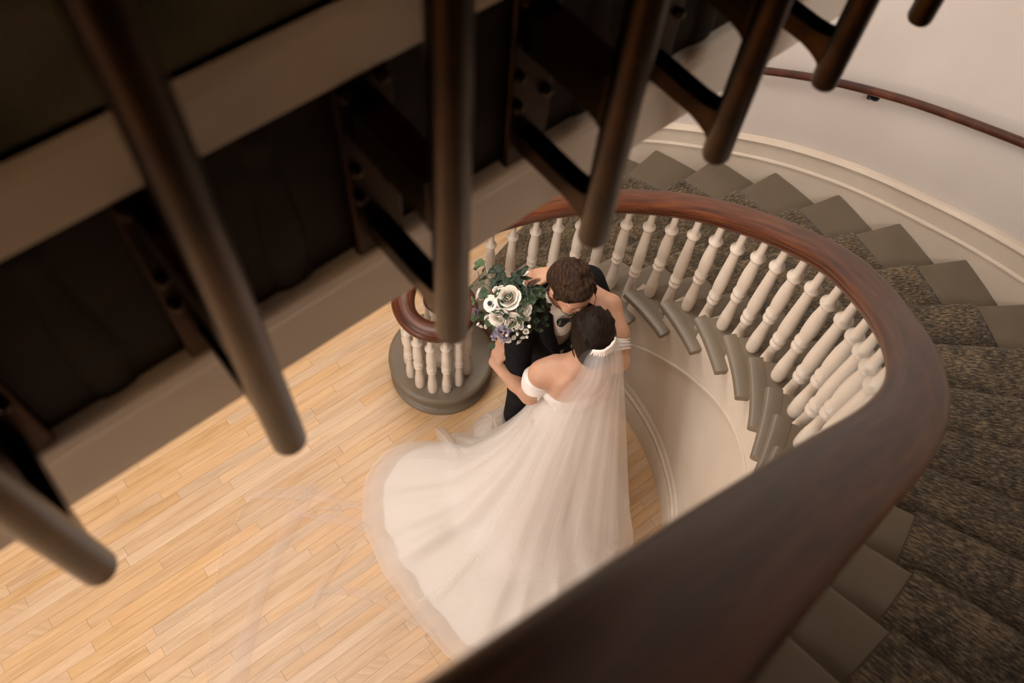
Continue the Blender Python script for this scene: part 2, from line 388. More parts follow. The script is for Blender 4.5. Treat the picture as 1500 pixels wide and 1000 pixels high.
# curved spandrel wall below the inner string
def stepped(t0, t1, off, th, zlow, name, drop=.035):
    """wall strip following the inner string whose top steps with the treads"""
    V, F = [], []
    n0 = int(math.floor(t0))
    for n in range(n0, int(math.ceil(t1))):
        a, b = max(t0, n), min(t1, n + 1); q = np.linspace(a, b, 6)
        for i in range(5):
            for t in (q[i], q[i + 1]):
                p0 = pI(t, off); p1 = pI(t, off + th); zt = n * RISE - drop; zl = min(zlow(t), zt - .01)
                V += [(*p0, zl), (*p0, zt), (*p1, zt), (*p1, zl)]
            k = len(V) - 8
            F += [(k, k + 4, k + 5, k + 1), (k + 1, k + 5, k + 6, k + 2), (k + 2, k + 6, k + 7, k + 3), (k + 3, k + 7, k + 4, k)]
            if i == 0: F.append((k, k + 1, k + 2, k + 3))
            if i == 4: F.append((k + 4, k + 7, k + 6, k + 5))
    me = mesh(name, V, F)
    bm = bmesh.new(); bm.from_mesh(me); bmesh.ops.remove_doubles(bm, verts=bm.verts, dist=1e-4); bmesh.ops.recalc_face_normals(bm, faces=bm.faces); bm.to_mesh(me); bm.free()
    return auto_smooth(me, 30)
wi = structure(obj('wall_inner', stepped(1.3, 15.0, .045, .06, lambda t: 0.0, 'wall_inner'), MAT['trim']))
obj('string_board', stepped(1.3, 22.0, .022, .03, lambda t: max(.31, t * RISE - .50), 'string_board'), MAT['trim'], wi)
ti = np.linspace(4.3, 22, 170)
def inner_sweep(name, tl, prof, off, zf, m, parent):
    p = [(*pI(t, off), zf(t)) for t in tl]; n = [nrm(fI, t) for t in tl]
    return obj(name, auto_smooth(sweep(name, p, n, prof), 35), m, parent)
inner_sweep('string_bead', ti, [(.02, 0), (-.004, 0), (-.010, .006), (-.010, .014), (-.004, .02), (.02, .02)], .022, lambda t: t * RISE - .512, MAT['trim'], wi)
tb = np.linspace(1.5, 15.0, 120)
inner_sweep('baseboard', tb, [(.02, 0), (-.022, 0), (-.022, .012), (-.022, .19), (-.016, .20), (-.020, .21), (-.020, .235), (-.008, .25), (-.012, .262), (-.008, .285), (0, .30), (.02, .30)], .045, lambda t: 0.0, MAT['trim'], wi)
# soffit that closes the flight from below
sv = np.array([[(*pS(t, w), t * RISE - .24) for w in (.045, .97)] + [(*pS(t, w), t * RISE - .27) for w in (.97, .045)] for t in np.linspace(3, 22, 100)])
obj('stair_soffit', grid_mesh('stair_soffit', sv, close_v=True, caps=True), MAT['wall'], wi)

# ================================================================== staircase
st = tag(empty('staircase', (*pS(1, .5), 0)), 'curved staircase with taupe treads, cream turned balusters and a mahogany handrail', 'staircase')
for n in range(1, NT):
    top = n * RISE
    q = np.linspace(n, n + 1.14, 9)
    ring = [pI(t, 0) for t in q] + [pO(t, .012) for t in q[::-1]]
    V = [(*p, top) for p in ring] + [(*p, top - .036) for p in ring]; m_ = len(ring)
    F = [tuple(range(m_))[::-1], tuple(range(m_, 2 * m_))] + [(i, (i + 1) % m_, m_ + (i + 1) % m_, m_ + i) for i in range(m_)]
    me = mesh('tread', V, F); bm = bmesh.new(); bm.from_mesh(me); bmesh.ops.recalc_face_normals(bm, faces=bm.faces); bm.to_mesh(me); bm.free()
    bevel_mesh(me, .011, 3); auto_smooth(me, 50)
    tr = obj('tread', me, MAT['taupe'], st)
    # nosing return: a curved bar along the open end that runs past the next riser
    if n >= 2:
        tl = np.linspace(n - .04, n + 1.30, 16)
        P_ = [(*pI(t, 0), top) for t in tl]; N_ = [nrm(fI, t) for t in tl]
        me = sweep('nosing_return', P_, N_, [(.022, .001), (-.026, .001), (-.034, -.006), (-.036, -.018), (-.032, -.030), (-.022, -.036), (.022, -.036)])
        P2 = [(*pI(t, 0), top) for t in np.linspace(n + .02, n + 1.22, 14)]; N2 = [nrm(fI, t) for t in np.linspace(n + .02, n + 1.22, 14)]
        me2 = sweep('cove', P2, N2, [(.022, -.034), (-.020, -.034), (-.012, -.046), (-.004, -.060), (.022, -.060)])
        obj('nosing_return', auto_smooth(join_meshes('nosing_return', [me, me2]), 45), MAT['taupe'], tr)
for n in range(2, NT + 1):
    zb, zt = (n - 1) * RISE - .002, n * RISE - .034
    a, b, c, d = pI(n + .13, .03), pO(n + .13, .012), pO(n + .21, .012), pI(n + .21, .03)
    me = mesh('riser', [(*a, zb), (*b, zb), (*c, zb), (*d, zb), (*a, zt), (*b, zt), (*c, zt), (*d, zt)], BOXF)
    obj('riser', me, MAT['taupe'], st)
# bullnose starting step under the volute
NC = np.array([-.40, 2.37])
bs = obj('starting_step', lathe('starting_step', [(.0, 0), (.298, 0), (.300, .008), (.300, .030), (.292, .040), (.276, .046), (.272, .06), (.272, .125), (.276, .140), (.286, .150), (.296, .153), (.303, .162), (.303, .178), (.296, .187), (.28, .189), (0, .189)], 72, (*NC, 0)), MAT['taupe'], st)
auto_smooth(bs.data, 50)

# handrail: one continuous moulding ending in a volute
RPROF = [(0, 0), (.030, -.003), (.050, -.012), (.063, -.027), (.067, -.042), (.063, -.056), (.052, -.063), (.049, -.068), (.051, -.076), (.046, -.090), (.034, -.107), (-.034, -.107), (-.046, -.090), (-.051, -.076), (-.049, -.068), (-.052, -.063), (-.063, -.056), (-.067, -.042), (-.063, -.027), (-.050, -.012), (-.030, -.003)]
RTOP = .675
VC = np.array([-.398, 2.315])
path = [np.array([*pI(t, .078), t * RISE + RTOP]) for t in np.arange(24.2, 2.45, -.1)]
spiral = [(62, .45, 1.075), (85, .355, 1.00), (112, .268, .945), (142, .212, .915), (175, .183, .90), (210, .173, .895), (270, .170, .892), (330, .165, .89), (380, .150, .89), (420, .128, .89)]
sp = cat([(math.radians(a), r_, z_) for a, r_, z_ in spiral], 1)
for k in np.linspace(0, len(spiral) - 1, 60):
    a, r_, z_ = sp(k); path.append(np.array([VC[0] + r_ * math.cos(a), VC[1] + r_ * math.sin(a), z_]))
path = np.array(path)
# smooth the joint
for _ in range(3):
    path[1:-1] = .25 * path[:-2] + .5 * path[1:-1] + .25 * path[2:]
T = np.gradient(path, axis=0)[:, :2]; T /= np.hypot(*T.T)[:, None]; NN = np.stack([T[:, 1], -T[:, 0]], 1)
sc = np.ones(len(path)); sc[-40:] = np.interp(np.arange(40), [0, 12, 30, 39], [1, .86, .80, .55])
R_ = np.array([[(p[0] + n_[0] * x * s_, p[1] + n_[1] * x * s_, p[2] + z * min(1, s_ + .1)) for x, z in RPROF] for p, n_, s_ in zip(path, NN, sc)])
hme = grid_mesh('handrail', R_, close_v=True, caps=True)
cum = np.concatenate([[0], np.cumsum(np.linalg.norm(np.diff(path, axis=0), axis=1))]); uvl = hme.uv_layers.new(name='UVMap')
for lp in hme.loops:
    i, j = divmod(lp.vertex_index, len(RPROF)); uvl.data[lp.index].uv = (abs(j - len(RPROF) / 2) / len(RPROF) * 2, cum[i])
hr = obj('handrail', hme, MAT['mahogany'], st)
eye = lathe('volute_eye', [(0, 0), (.05, 0), (.056, .02), (.066, .04), (.072, .055), (.070, .068), (.058, .079), (.03, .086), (0, .087)], 32, (VC[0] - .005, VC[1] + .015, .81))
obj('volute_eye', eye, MAT['mahogany_plain'], hr)

# turned balusters, two to a tread
def bal_profile(L_):
    pr = [(.0255, 0), (.027, .012), (.0275, .06), (.026, .085), (.0265, .09), (.0255, .095), (.0215, .15), (.0185, .20), (.019, .215), (.026, .225), (.0275, .234), (.026, .243), (.0215, .248), (.0215, .256), (.027, .262), (.029, .272), (.027, .283), (.0225, .288)]
    top = [(.0265, .33), (.0270, .36), (.0255, .42)]
    pr += [(r_, z) for r_, z in top]
    pr += [(.0185, L_ - .135), (.0178, L_ - .128), (.024, L_ - .122), (.0292, L_ - .112), (.030, L_ - .105), (.027, L_ - .097), (.019, L_ - .092), (.016, L_ - .08), (.0145, L_ - .03), (.0145, L_ + .012)]
    return [(0, 0)] + pr
bal_me = []
for dt in (.3, .8):
    me = lathe('baluster', bal_profile(.568 + dt * RISE), 18); auto_smooth(me, 60); me.materials.append(MAT['baluster']); bal_me.append(me)
for n in range(2, NT):
    for i, dt in enumerate((.3, .8)):
        p = pI(n + dt, .066)
        inst('baluster', bal_me[i], (p[0], p[1], n * RISE), st)
me = lathe('volute_baluster', bal_profile(.60), 18); auto_smooth(me, 60); me.materials.append(MAT['baluster'])
for a in (112, 150, 183, 211, 238, 264, 291, 318, 348, 385):
    rr = np.interp(a, [112, 150, 180, 270, 400], [.265, .205, .18, .172, .15])
    inst('volute_baluster', me, (VC[0] + rr * math.cos(math.radians(a)), VC[1] + rr * math.sin(math.radians(a)), .188), st)
obj('newel_post', auto_smooth(lathe('newel_post', [(0, 0), (.042, 0), (.044, .03), (.044, .10), (.038, .115), (.030, .17), (.028, .22), (.038, .235), (.042, .25), (.036, .265), (.045, .30), (.047, .36), (.040, .46), (.032, .53), (.044, .55), (.046, .565), (.036, .58), (.034, .64), (0, .64)], 24, (VC[0] - .005, VC[1] + .015, .188)), 60), MAT['baluster'], st)

# carpet runner over treads and risers
W0, W1 = .252, .825
rows = []; vlen = 0.0; uvrows = []
def rrow(t, z):
    return [(*pS(t, w), z) for w in np.linspace(W0, W1, 25)]
prev = None
for n in range(1, NT):
    top = n * RISE + .009
    seq = [(n + .10, (n - 1) * RISE + .012), (n + .10, n * RISE - .045), (n + .02, n * RISE - .042), (n - .035, n * RISE - .030), (n - .05, n * RISE - .012), (n - .035, n * RISE + .004), (n + .02, top)]
    seq += [(t, top) for t in np.linspace(n + .1, n + 1.02, 8)]
    for t, z in seq:
        c = np.array([*pS(t, .5), z])
        if prev is not None: vlen += float(np.linalg.norm(c - prev))
        prev = c; rows.append(rrow(t, z)); uvrows.append(vlen)
rn = grid_mesh('stair_runner', np.array(rows))
uvl = rn.uv_layers.new(name='UVMap')
nv = 25
for lp in rn.loops:
    i, j = divmod(lp.vertex_index, nv)
    uvl.data[lp.index].uv = (j / (nv - 1) * .85, uvrows[i])
auto_smooth(rn, 60)
ro_ = obj('stair_runner', rn, MAT['runner'], loc=(*pS(2, .5), RISE))
so = ro_.modifiers.new('thick', 'SOLIDIFY'); so.thickness = .008; so.offset = -1
tag(ro_, 'speckled brown and black carpet runner laid down the middle of the curved stairs', 'carpet')

# wall handrail
wr = tag(empty('wall_handrail', (*pO(5, -.05), 5 * RISE + .77)), 'thin dark wooden handrail fixed along the pale curved wall', 'handrail')
tw = np.linspace(1.2, 12, 110)
obj('rail', tube('rail', [(*pO(t, -.045), t * RISE + .775) for t in tw], .021, 12), MAT['mahogany_plain'], wr)
for t in (2.2, 4.72, 7.3, 9.8):
    a = pO(t, -.045); b = pO(t, .03); z = t * RISE + .775
    ar = obj('bracket', tube('bracket', [(*a, z - .015), (*(a * .9 + b * .1), z - .05), (*(a * .5 + b * .5), z - .075), (*(b), z - .078)], [.008, .009, .009, .009], 8), MAT['black'], wr)
    nn = nrm(fO, t); rot = Vector((nn[0], nn[1], 0)).to_track_quat('Z', 'Y').to_matrix().to_4x4()
    me = lathe('rosette', [(0, 0), (.008, 0), (.02, .006), (.027, .014), (.03, .02), (0, .02)], 20)
    me.transform(Matrix.Translation((*(b - nn * .02), z - .078)) @ rot)
    obj('rosette', me, MAT['black'], ar)

# ================================================================== gallery landing and its railing
UU = np.array([1, 1]) / math.sqrt(2); SS = np.array([-1, 1]) / math.sqrt(2)
def G(u, s): return UU * u + SS * s
S_F, S_R = .605, .445
U0, U1 = -3.2, 2.62
def gbox(name, u0, u1, s0, s1, z0, z1):
    P = [G(u0, s0), G(u1, s0), G(u1, s1), G(u0, s1)]
    return mesh(name, [(*p, z0) for p in P] + [(*p, z1) for p in P], BOXF)
lf = structure(obj('floor_upper', gbox('floor_upper', U0, U1, S_F + .03, 4.6, 3.66, 4.14), MAT['ceiling']))
obj('landing_carpet', gbox('landing_carpet', U0, U1, S_F + .012, 4.6, 4.141, 4.157), MAT['carpet_landing'], lf)
obj('edge_trim', bevel_mesh(gbox('edge_trim', U0, U1, S_F - .012, S_F + .03, 4.08, 4.157), .006), MAT['trim'], lf)
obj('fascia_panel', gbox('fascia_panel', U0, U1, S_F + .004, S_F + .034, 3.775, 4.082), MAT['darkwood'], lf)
obj('lower_moulding', bevel_mesh(gbox('lower_moulding', U0, U1, S_F - .016, S_F + .034, 3.745, 3.786), .010, 3), MAT['trim'], lf)
obj('lower_board', gbox('lower_board', U0, U1, S_F, S_F + .034, 3.612, 3.746), MAT['trim'], lf)
# railing: side-mounted round posts on stand-off brackets
P0 = G(.0, S_R)
gr = tag(empty('gallery_railing', (*G(.45, S_R), 3.75)), 'dark bronze gallery railing of round posts bracketed to the fascia below the landing edge', 'railing')
pitch = .2429; u_first = -.1508   # first post seen at the lower left
def rot_g(): return math.atan2(UU[1], UU[0])
Rg = Matrix.Rotation(rot_g(), 4, 'Z')
ARM = S_F - S_R
post_me = lathe('post', [(0, 0), (.012, .0005), (.0185, .004), (.021, .010), (.021, 1.32), (0, 1.32)], 20); auto_smooth(post_me, 50); post_me.materials.append(MAT['bronze'])
# local frame: x along the gallery, y towards the fascia, origin at post foot
def arm_mesh(z0, z1, hw, flare):
    ys = np.array([.012, .022, .036, .055, .09, .125, ARM - .004]); up = np.array([flare, flare * .5, flare * .2, 0, 0, 0, .0])
    R = [[(-hw, y, z0 - f_), (hw, y, z0 - f_), (hw, y, z1 + f_ * .6), (-hw, y, z1 + f_ * .6)] for y, f_ in zip(ys, up)]
    me = grid_mesh('arm', np.array(R), close_v=True, caps=True, smooth=False); bevel_mesh(me, .003, 2); me.materials.append(MAT['bronze']); return me
low_arm = arm_mesh(.052, .088, .015, .020); up_arm = arm_mesh(.235, .300, .019, .014)
plate_me = box_mesh('mounting_plate', -.036, .036, ARM - .012, ARM + .004, .030, .330); bevel_mesh(plate_me, .004, 2); plate_me.materials.append(MAT['bronze'])
bolt_me = lathe('bolt', [(0, 0), (.008, 0), (.0085, .005), (.006, .009), (0, .010)], 12); bolt_me.materials.append(MAT['bronze'])
for i in range(-4, 11):
    p = G(u_first + i * pitch, S_R)
    if i > 9: continue
    po = inst('post', post_me, (*p, 3.75), gr, (0, 0, rot_g()))
    for nm, me in (('lower_arm', low_arm), ('upper_arm', up_arm), ('mounting_plate', plate_me)):
        o = bpy.data.objects.new(nm, me); COL.objects.link(o); o.parent = po
    for bx in (-.024, .024):
        for bz in (.15, .20, .318):
            o = bpy.data.objects.new('bolt', bolt_me); COL.objects.link(o); o.parent = po
            o.location = (bx, ARM - .012, bz); o.rotation_euler = (PI / 2, 0, 0)
tr_ = [(*G(u, S_R), 5.09) for u in np.linspace(U0 + .6, U1 - .3, 12)]
obj('top_rail', tube('top_rail', tr_, .024, 12), MAT['bronze'], gr)
# turned half-column appliques between the brackets of the fascia
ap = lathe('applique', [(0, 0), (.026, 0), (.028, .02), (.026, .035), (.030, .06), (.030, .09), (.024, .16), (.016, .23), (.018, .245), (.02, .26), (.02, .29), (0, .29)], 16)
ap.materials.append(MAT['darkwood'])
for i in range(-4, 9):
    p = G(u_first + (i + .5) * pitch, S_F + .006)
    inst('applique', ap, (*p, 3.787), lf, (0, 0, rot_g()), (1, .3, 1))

# hall ceiling panel under the landing, an added second panel and an added sconce
for LX, LY, lab in ((-1.62, .95, 'square white ceiling light panel over the open hall floor under the landing'), (-.55, 2.95, 'unseen ceiling panel added to brighten the lowest stairs and walls')):
  cl = tag(empty('ceiling_light', (LX, LY, 3.6)), lab, 'lamp', 'ceiling light panels under the landing')
  for nm, bx in (('frame', (-.70, -.65, -.70, .70)), ('frame', (.65, .70, -.70, .70)), ('frame', (-.65, .65, -.70, -.65)), ('frame', (-.65, .65, .65, .70))):
    obj(nm, box_mesh(nm, LX + bx[0], LX + bx[1], LY + bx[2], LY + bx[3], 3.54, 3.655), MAT['ceiling'], cl)
  obj('diffuser', box_mesh('diffuser', LX - .65, LX + .65, LY - .65, LY + .65, 3.60, 3.64), MAT['ceiling'], cl)
sn = tag(empty('added_sconce', (-1.6, -3.19, 5.4)), 'unseen brass sconce added to warm the landing fascia', 'lamp')
obj('back_plate', lathe('back_plate', [(0, 0), (.05, 0), (.05, .02), (0, .02)], 20, (0, 0, 0)), MAT['bronze'], sn).matrix_basis = Matrix.Translation((0, .0, 0)) @ Matrix.Rotation(-PI / 2, 4, 'X')
obj('arm', tube('arm', [(-1.6, -3.18, 5.4), (-1.6, -3.05, 5.36), (-1.6, -2.9, 5.39)], .008, 8), MAT['bronze'], sn)
obj('cup', lathe('cup', [(0, 0), (.03, 0), (.05, .03), (.047, .03), (.0, .008)], 20, (-1.6, -2.9, 5.39)), MAT['bronze'], sn)

# windows beside the daylight lamps (behind and beside the camera), the front one added
def window(name, c, ax, w, h):
    c = Vector(c); ax = Vector(ax); up = Vector((0, 0, 1)); nn = ax.cross(up)
    root = structure(obj(name, box_mesh(name, -w / 2, w / 2, -.01, .01, -h / 2, h / 2, Matrix.Translation(c) @ Matrix((ax, nn, up)).transposed().to_4x4()), MAT['sky_glass'], loc=c))
    T_ = Matrix.Translation(c) @ Matrix((ax, nn, up)).transposed().to_4x4()
    for x0, x1, z0, z1 in ((-w / 2 - .07, -w / 2, -h / 2 - .07, h / 2 + .07), (w / 2, w / 2 + .07, -h / 2 - .07, h / 2 + .07), (-w / 2, w / 2, h / 2, h / 2 + .07), (-w / 2, w / 2, -h / 2 - .07, -h / 2), (-.02, .02, -h / 2, h / 2), (-w / 2, w / 2, -.02, .02)):
        obj('window_frame', box_mesh('window_frame', x0, x1, -.03, .03, z0, z1, T_), MAT['trim'], root)
MAT['sky_glass'] = mat('pale_window_glass', (.75, .78, .8), .1)
window('window_1', (XMIN + .02, -.3, 1.75), (0, 1, 0), 2.3, 2.0)
window('window_added', (-3.1, YMIN + .02, 1.4), (1, 0, 0), 1.7, 1.7)  # unseen window added to house the front fill
window('window_3', (*pO(19, .015), 5.3), (UU[0], UU[1], 0), .9, 1.1)

# ================================================================== figures: smooth-blended solids meshed by surface nets
class Solid:
    def __init__(s): s.pr = []
    def cap(s, a, b, ra, rb=None, k=.02):
        s.pr.append(('c', np.array(a, float), np.array(b, float), ra, ra if rb is None else rb, k)); return s
    def chain(s, pts, rad, k=.02):
        for i in range(len(pts) - 1): s.cap(pts[i], pts[i + 1], rad[i], rad[i + 1], k)
        return s
    def ell(s, c, r, R=None, k=.02):
        s.pr.append(('e', np.array(c, float), np.array(r, float), np.eye(3) if R is None else np.array(R, float), 0, k)); return s
    def cut(s, p, n, k=.004):
        s.pr.append(('p', np.array(p, float), np.array(n, float) / np.linalg.norm(n), 0, 0, k)); return s
    def sub(s, c, r, R=None, k=.01):
        s.pr.append(('s', np.array(c, float), np.array(r, float), np.eye(3) if R is None else np.array(R, float), 0, k)); return s
    def mesh(s, name, h, noise=None):
        lo = np.full(3, 9.); hi = np.full(3, -9.)
        for p in s.pr:
            if p[0] == 'c':
                r = max(p[3], p[4]); lo = np.minimum(lo, np.minimum(p[1], p[2]) - r); hi = np.maximum(hi, np.maximum(p[1], p[2]) + r)
            elif p[0] == 'e':
                r = p[2].max(); lo = np.minimum(lo, p[1] - r); hi = np.maximum(hi, p[1] + r)
        lo -= 3 * h + .01; hi += 3 * h + .01
        n = np.ceil((hi - lo) / h).astype(int) + 1
        ax = [lo[i] + h * np.arange(n[i]) for i in range(3)]
        D = np.full(n, .2, np.float32)
        for p in s.pr:
            k = p[5]
            if p[0] == 'p':
                X = ax[0][:, None, None] - p[1][0]; Y = ax[1][None, :, None] - p[1][1]; Z = ax[2][None, None, :] - p[1][2]
                d = X * p[2][0] + Y * p[2][1] + Z * p[2][2]
                D = np.maximum(D, d.astype(np.float32)); continue
            if p[0] == 'c':
                r = max(p[3], p[4]) + k + 2 * h; a0 = np.minimum(p[1], p[2]) - r; a1 = np.maximum(p[1], p[2]) + r
            else:
                r = p[2].max() + k + 2 * h; a0 = p[1] - r; a1 = p[1] + r
            i0 = np.clip(((a0 - lo) / h).astype(int), 0, n - 1); i1 = np.clip(((a1 - lo) / h).astype(int) + 2, 1, n)
            X, Y, Z = np.meshgrid(*[ax[i][i0[i]:i1[i]] for i in range(3)], indexing='ij')
            Q = np.stack([X, Y, Z], -1)
            if p[0] == 'c':
                ba = p[2] - p[1]; pa = Q - p[1]; t = np.clip(pa @ ba / max(ba @ ba, 1e-12), 0, 1)
                d = np.linalg.norm(pa - t[..., None] * ba, axis=-1) - (p[3] + (p[4] - p[3]) * t)
            else:
                q = (Q - p[1]) @ p[3]     # columns of R are the local axes
                k0 = np.linalg.norm(q / p[2], axis=-1); k1 = np.linalg.norm(q / (p[2] ** 2), axis=-1) + 1e-9
                d = k0 * (k0 - 1) / k1
            sl = tuple(slice(i0[i], i1[i]) for i in range(3)); o = D[sl]
            if p[0] == 's':
                hh = np.clip(.5 - .5 * (o + d) / k, 0, 1); D[sl] = o + (-d - o) * hh + k * hh * (1 - hh)
            else:
                hh = np.clip(.5 + .5 * (o - d) / k, 0, 1); D[sl] = o + (d - o) * hh - k * hh * (1 - hh)
        if noise is not None:
            X, Y, Z = np.meshgrid(*ax, indexing='ij'); D = D + noise(X, Y, Z).astype(np.float32)
        return nets(name, D, lo, h)
def nets(name, D, lo, h):
    S = D < 0; n = np.array(D.shape)
    c = [S[i:n[0] - 1 + i, j:n[1] - 1 + j, k:n[2] - 1 + k] for i in (0, 1) for j in (0, 1) for k in (0, 1)]
    tot = sum(x.astype(np.int8) for x in c); act = (tot > 0) & (tot < 8)
    idx = np.full(act.shape, -1, np.int64); cells = np.argwhere(act); idx[act] = np.arange(len(cells))
    acc = np.zeros((len(cells), 3)); cnt = np.zeros(len(cells))
    corners = [(i, j, k) for i in (0, 1) for j in (0, 1) for k in (0, 1)]
    for a in corners:
        for ax in range(3):
            if a[ax] == 0:
                b = list(a); b[ax] = 1
                da = D[cells[:, 0] + a[0], cells[:, 1] + a[1], cells[:, 2] + a[2]]; db = D[cells[:, 0] + b[0], cells[:, 1] + b[1], cells[:, 2] + b[2]]
                m = (da < 0) != (db < 0); t = np.where(m, da / np.where(m, da - db, 1), 0)
                p = np.array(a, float)[None].repeat(len(cells), 0); p[:, ax] = t
                acc[m] += p[m]; cnt[m] += 1
    V = lo + h * (cells + acc / cnt[:, None])
    F = []
    for ax in range(3):
        o1, o2 = [x for x in range(3) if x != ax]
        A = np.take(S, range(n[ax] - 1), ax); B = np.take(S, range(1, n[ax]), ax)
        e = np.argwhere(A != B)
        e = e[(e[:, o1] > 0) & (e[:, o2] > 0) & (e[:, o1] < n[o1] - 1) & (e[:, o2] < n[o2] - 1)]
        flip = A[e[:, 0], e[:, 1], e[:, 2]]
        def g(d1, d2):
            q = e.copy(); q[:, o1] += d1; q[:, o2] += d2; return idx[q[:, 0], q[:, 1], q[:, 2]]
        q = np.stack([g(-1, -1), g(0, -1), g(0, 0), g(-1, 0)], 1)
        if ax == 1: flip = ~flip
        q[~flip] = q[~flip][:, ::-1]; F.append(q)
    F = np.vstack(F); F = F[(F >= 0).all(1)]
    return mesh(name, V, F, True)
def frame(f, up=(0, 0, 1)):
    """columns: x = figure's left, y = forward, z = up"""
    y = np.array(f, float); y /= np.linalg.norm(y); z = np.array(up, float); x = np.cross(y, z) * -1.0
    x /= np.linalg.norm(x); z = np.cross(x, -y) * -1.0
    z = np.cross(y, x) * -1.0
    if z @ np.array(up) < 0: z = -z
    return np.stack([x, y, z], 1)
A = lambda u, v, z: np.array(at(u, v, z))
def hand(S, wrist, tip, palm_n, thumb_dir, curl=.35, size=1.0):
    """palm and five bent fingers; palm_n points out of the palm"""
    w = np.array(wrist, float); d = np.array(tip, float) - w; d /= np.linalg.norm(d); pn = np.array(palm_n, float); pn -= d * (pn @ d); pn /= np.linalg.norm(pn)
    th = np.array(thumb_dir, float); th -= d * (th @ d); th -= pn * (th @ pn); th /= np.linalg.norm(th)
    R = np.stack([th, d, pn], 1)
    pc = w + d * .048 * size; S.ell(pc, np.array([.040, .050, .015]) * size, R, .012)
    S.ell(w + d * .03 * size + th * .022 * size + pn * .006, np.array([.018, .030, .014]) * size, R, .012)
    tips = []
    for x, L_, r_ in ((.030, .072, .0082), (.010, .082, .0086), (-.011, .076, .0082), (-.030, .060, .0072)):
        p = w + d * .085 * size + th * x * size; ang = 0; pts = [p - d * .02 * size]; 
        pts.append(p); dd = d + th * x * 2.0
        for seg, fr in ((0, .45), (1, .32), (2, .23)):
            ang += curl * (.55 if seg == 0 else 1.0)
            v = dd * math.cos(ang) + pn * math.sin(ang); v /= np.linalg.norm(v)
            p = p + v * L_ * fr * size; pts.append(p)
        S.chain(pts, [r_ * size * q for q in (1.1, 1.08, 1.0, .92, .78)], .006); tips.append((pts[-1], v))
    p = w + d * .022 * size + th * .030 * size; pts = [p]
    for L_, a in ((.036, .5), (.030, .25), (.022, .05)):
        v = d * math.cos(a) + th * math.sin(a) + pn * .35; v /= np.linalg.norm(v); p = p + v * L_ * size; pts.append(p)
    S.chain(pts, [.0125 * size, .0105 * size, .0095 * size, .0075 * size], .007)
    tips.append((pts[-1], v))
    return tips
def head(S, c, R, s=1.0, female=False):
    """c = centre of the skull, R columns left / forward / up"""
    P = lambda x, y, z: c + R @ (np.array([x, y, z]) * s)
    S.ell(P(0, -.012, .022), np.array([.074, .094, .088]) * s, R, .02)
    S.ell(P(0, .022, -.035), np.array([.062, .070, .080]) * s, R, .03)
    S.ell(P(0, .052, -.095), np.array([.034, .032, .026]) * s, R, .03)
    S.ell(P(0, .074, .016), np.array([.052, .020, .014]) * s, R, .016)      # brow
    for x in (-.036, .036): S.ell(P(x, .068, -.036), np.array([.024, .02, .02]) * s, R, .02)   # cheeks
    S.cap(P(0, .086, .006), P(0, .106, -.036), .007 * s, .012 * s, .012)     # nose
    for x in (-.010, .010): S.ell(P(x, .096, -.041), np.array([.008, .009, .007]) * s, R, .006)
    S.ell(P(0, .084, -.066), np.array([.024, .010, .006]) * s, R, .006); S.ell(P(0, .082, -.077), np.array([.021, .010, .007]) * s, R, .006)
    for x in (-1, 1):
        S.sub(P(x * .031, .096, -.002), np.array([.017, .014, .010]) * s, R, .010)
        S.ell(P(x * .031, .079, -.002), np.array([.013, .012, .012]) * s, R, .004)
        S.ell(P(x * .076, -.004, -.018), np.array([.009, .019, .031]) * s, R, .006)
        S.sub(P(x * .087, .002, -.018), np.array([.006, .010, .018]) * s, R, .005)
    return P

# ------------------------------------------------------------------ the bride
bF = np.array([-.34, .94, 0]); bL = np.array([-.94, -.34, 0])
bBase = Vector((.30, 1.77, 0))
sL, eL, wL = A(793, 547, 1.34), A(776, 579, 1.09), A(724, 530, 1.15)
hLt = A(733, 509, 1.20)
sR, eR, wR = A(903, 527, 1.37), A(896, 446, 1.49), A(812, 397, 1.53)
hRt = A(768, 404, 1.50)
chest = np.array([.293, 1.765, 1.25]); waist = np.array([.300, 1.765, 1.06]); pel = np.array([.302, 1.76, .92]); neck0 = np.array([.305, 1.785, 1.42])
bh = A(868, 484, 1.60)
Rb = frame((-.20, .90, -.18))
B = Solid()
TB = np.stack([bL, bF, np.array([0, 0, 1.])], 1)
B.ell(chest, (.145, .095, .17), TB, .03).ell(waist, (.115, .085, .13), TB, .05).ell(pel, (.165, .12, .13), TB, .05)
B.cap(sL * .82 + sR * .18 + [0, 0, .005], sR * .82 + sL * .18 + [0, 0, .005], .058, .058, .05)
for x in (-.055, .055):
    B.ell(chest + bL * x * 1.15 + bF * .075 + [0, 0, .01], (.055, .05, .055), TB, .03)
    B.ell(chest - bF * .055 + bL * x + [0, 0, .075], (.05, .028, .085), TB, .05)      # shoulder blades
B.sub(chest - bF * .118 + [0, 0, .02], (.010, .028, .16), TB, .03)                      # spine furrow
B.cap(neck0, bh + Rb @ np.array([0, -.02, -.06]), .052, .050, .04)
B.chain([sL * .7 + neck0 * .3 + [0, 0, -.01], sL], [.05, .048], .05)
B.chain([sL, (sL + eL) / 2, eL], [.048, .046, .040], .04).chain([eL, eL * .6 + wL * .4, wL], [.041, .040, .026], .018)
B.chain([sR * .8 + neck0 * .2, sR], [.05, .054], .03)
B.chain([sR, (sR + eR) / 2 + [0.012, 0, 0], eR], [.054, .051, .042], .02).chain([eR, eR * .6 + wR * .4, wR], [.042, .039, .026], .018)
tipsL = hand(B, wL, hLt, (.55, .35, -.6), (.5, -.5, .7), .30, .95)
tipsR = hand(B, wR, hRt, (0, -.35, -1), (.2, -1, .2), .55, .95)
head(B, bh, Rb, .98, True)
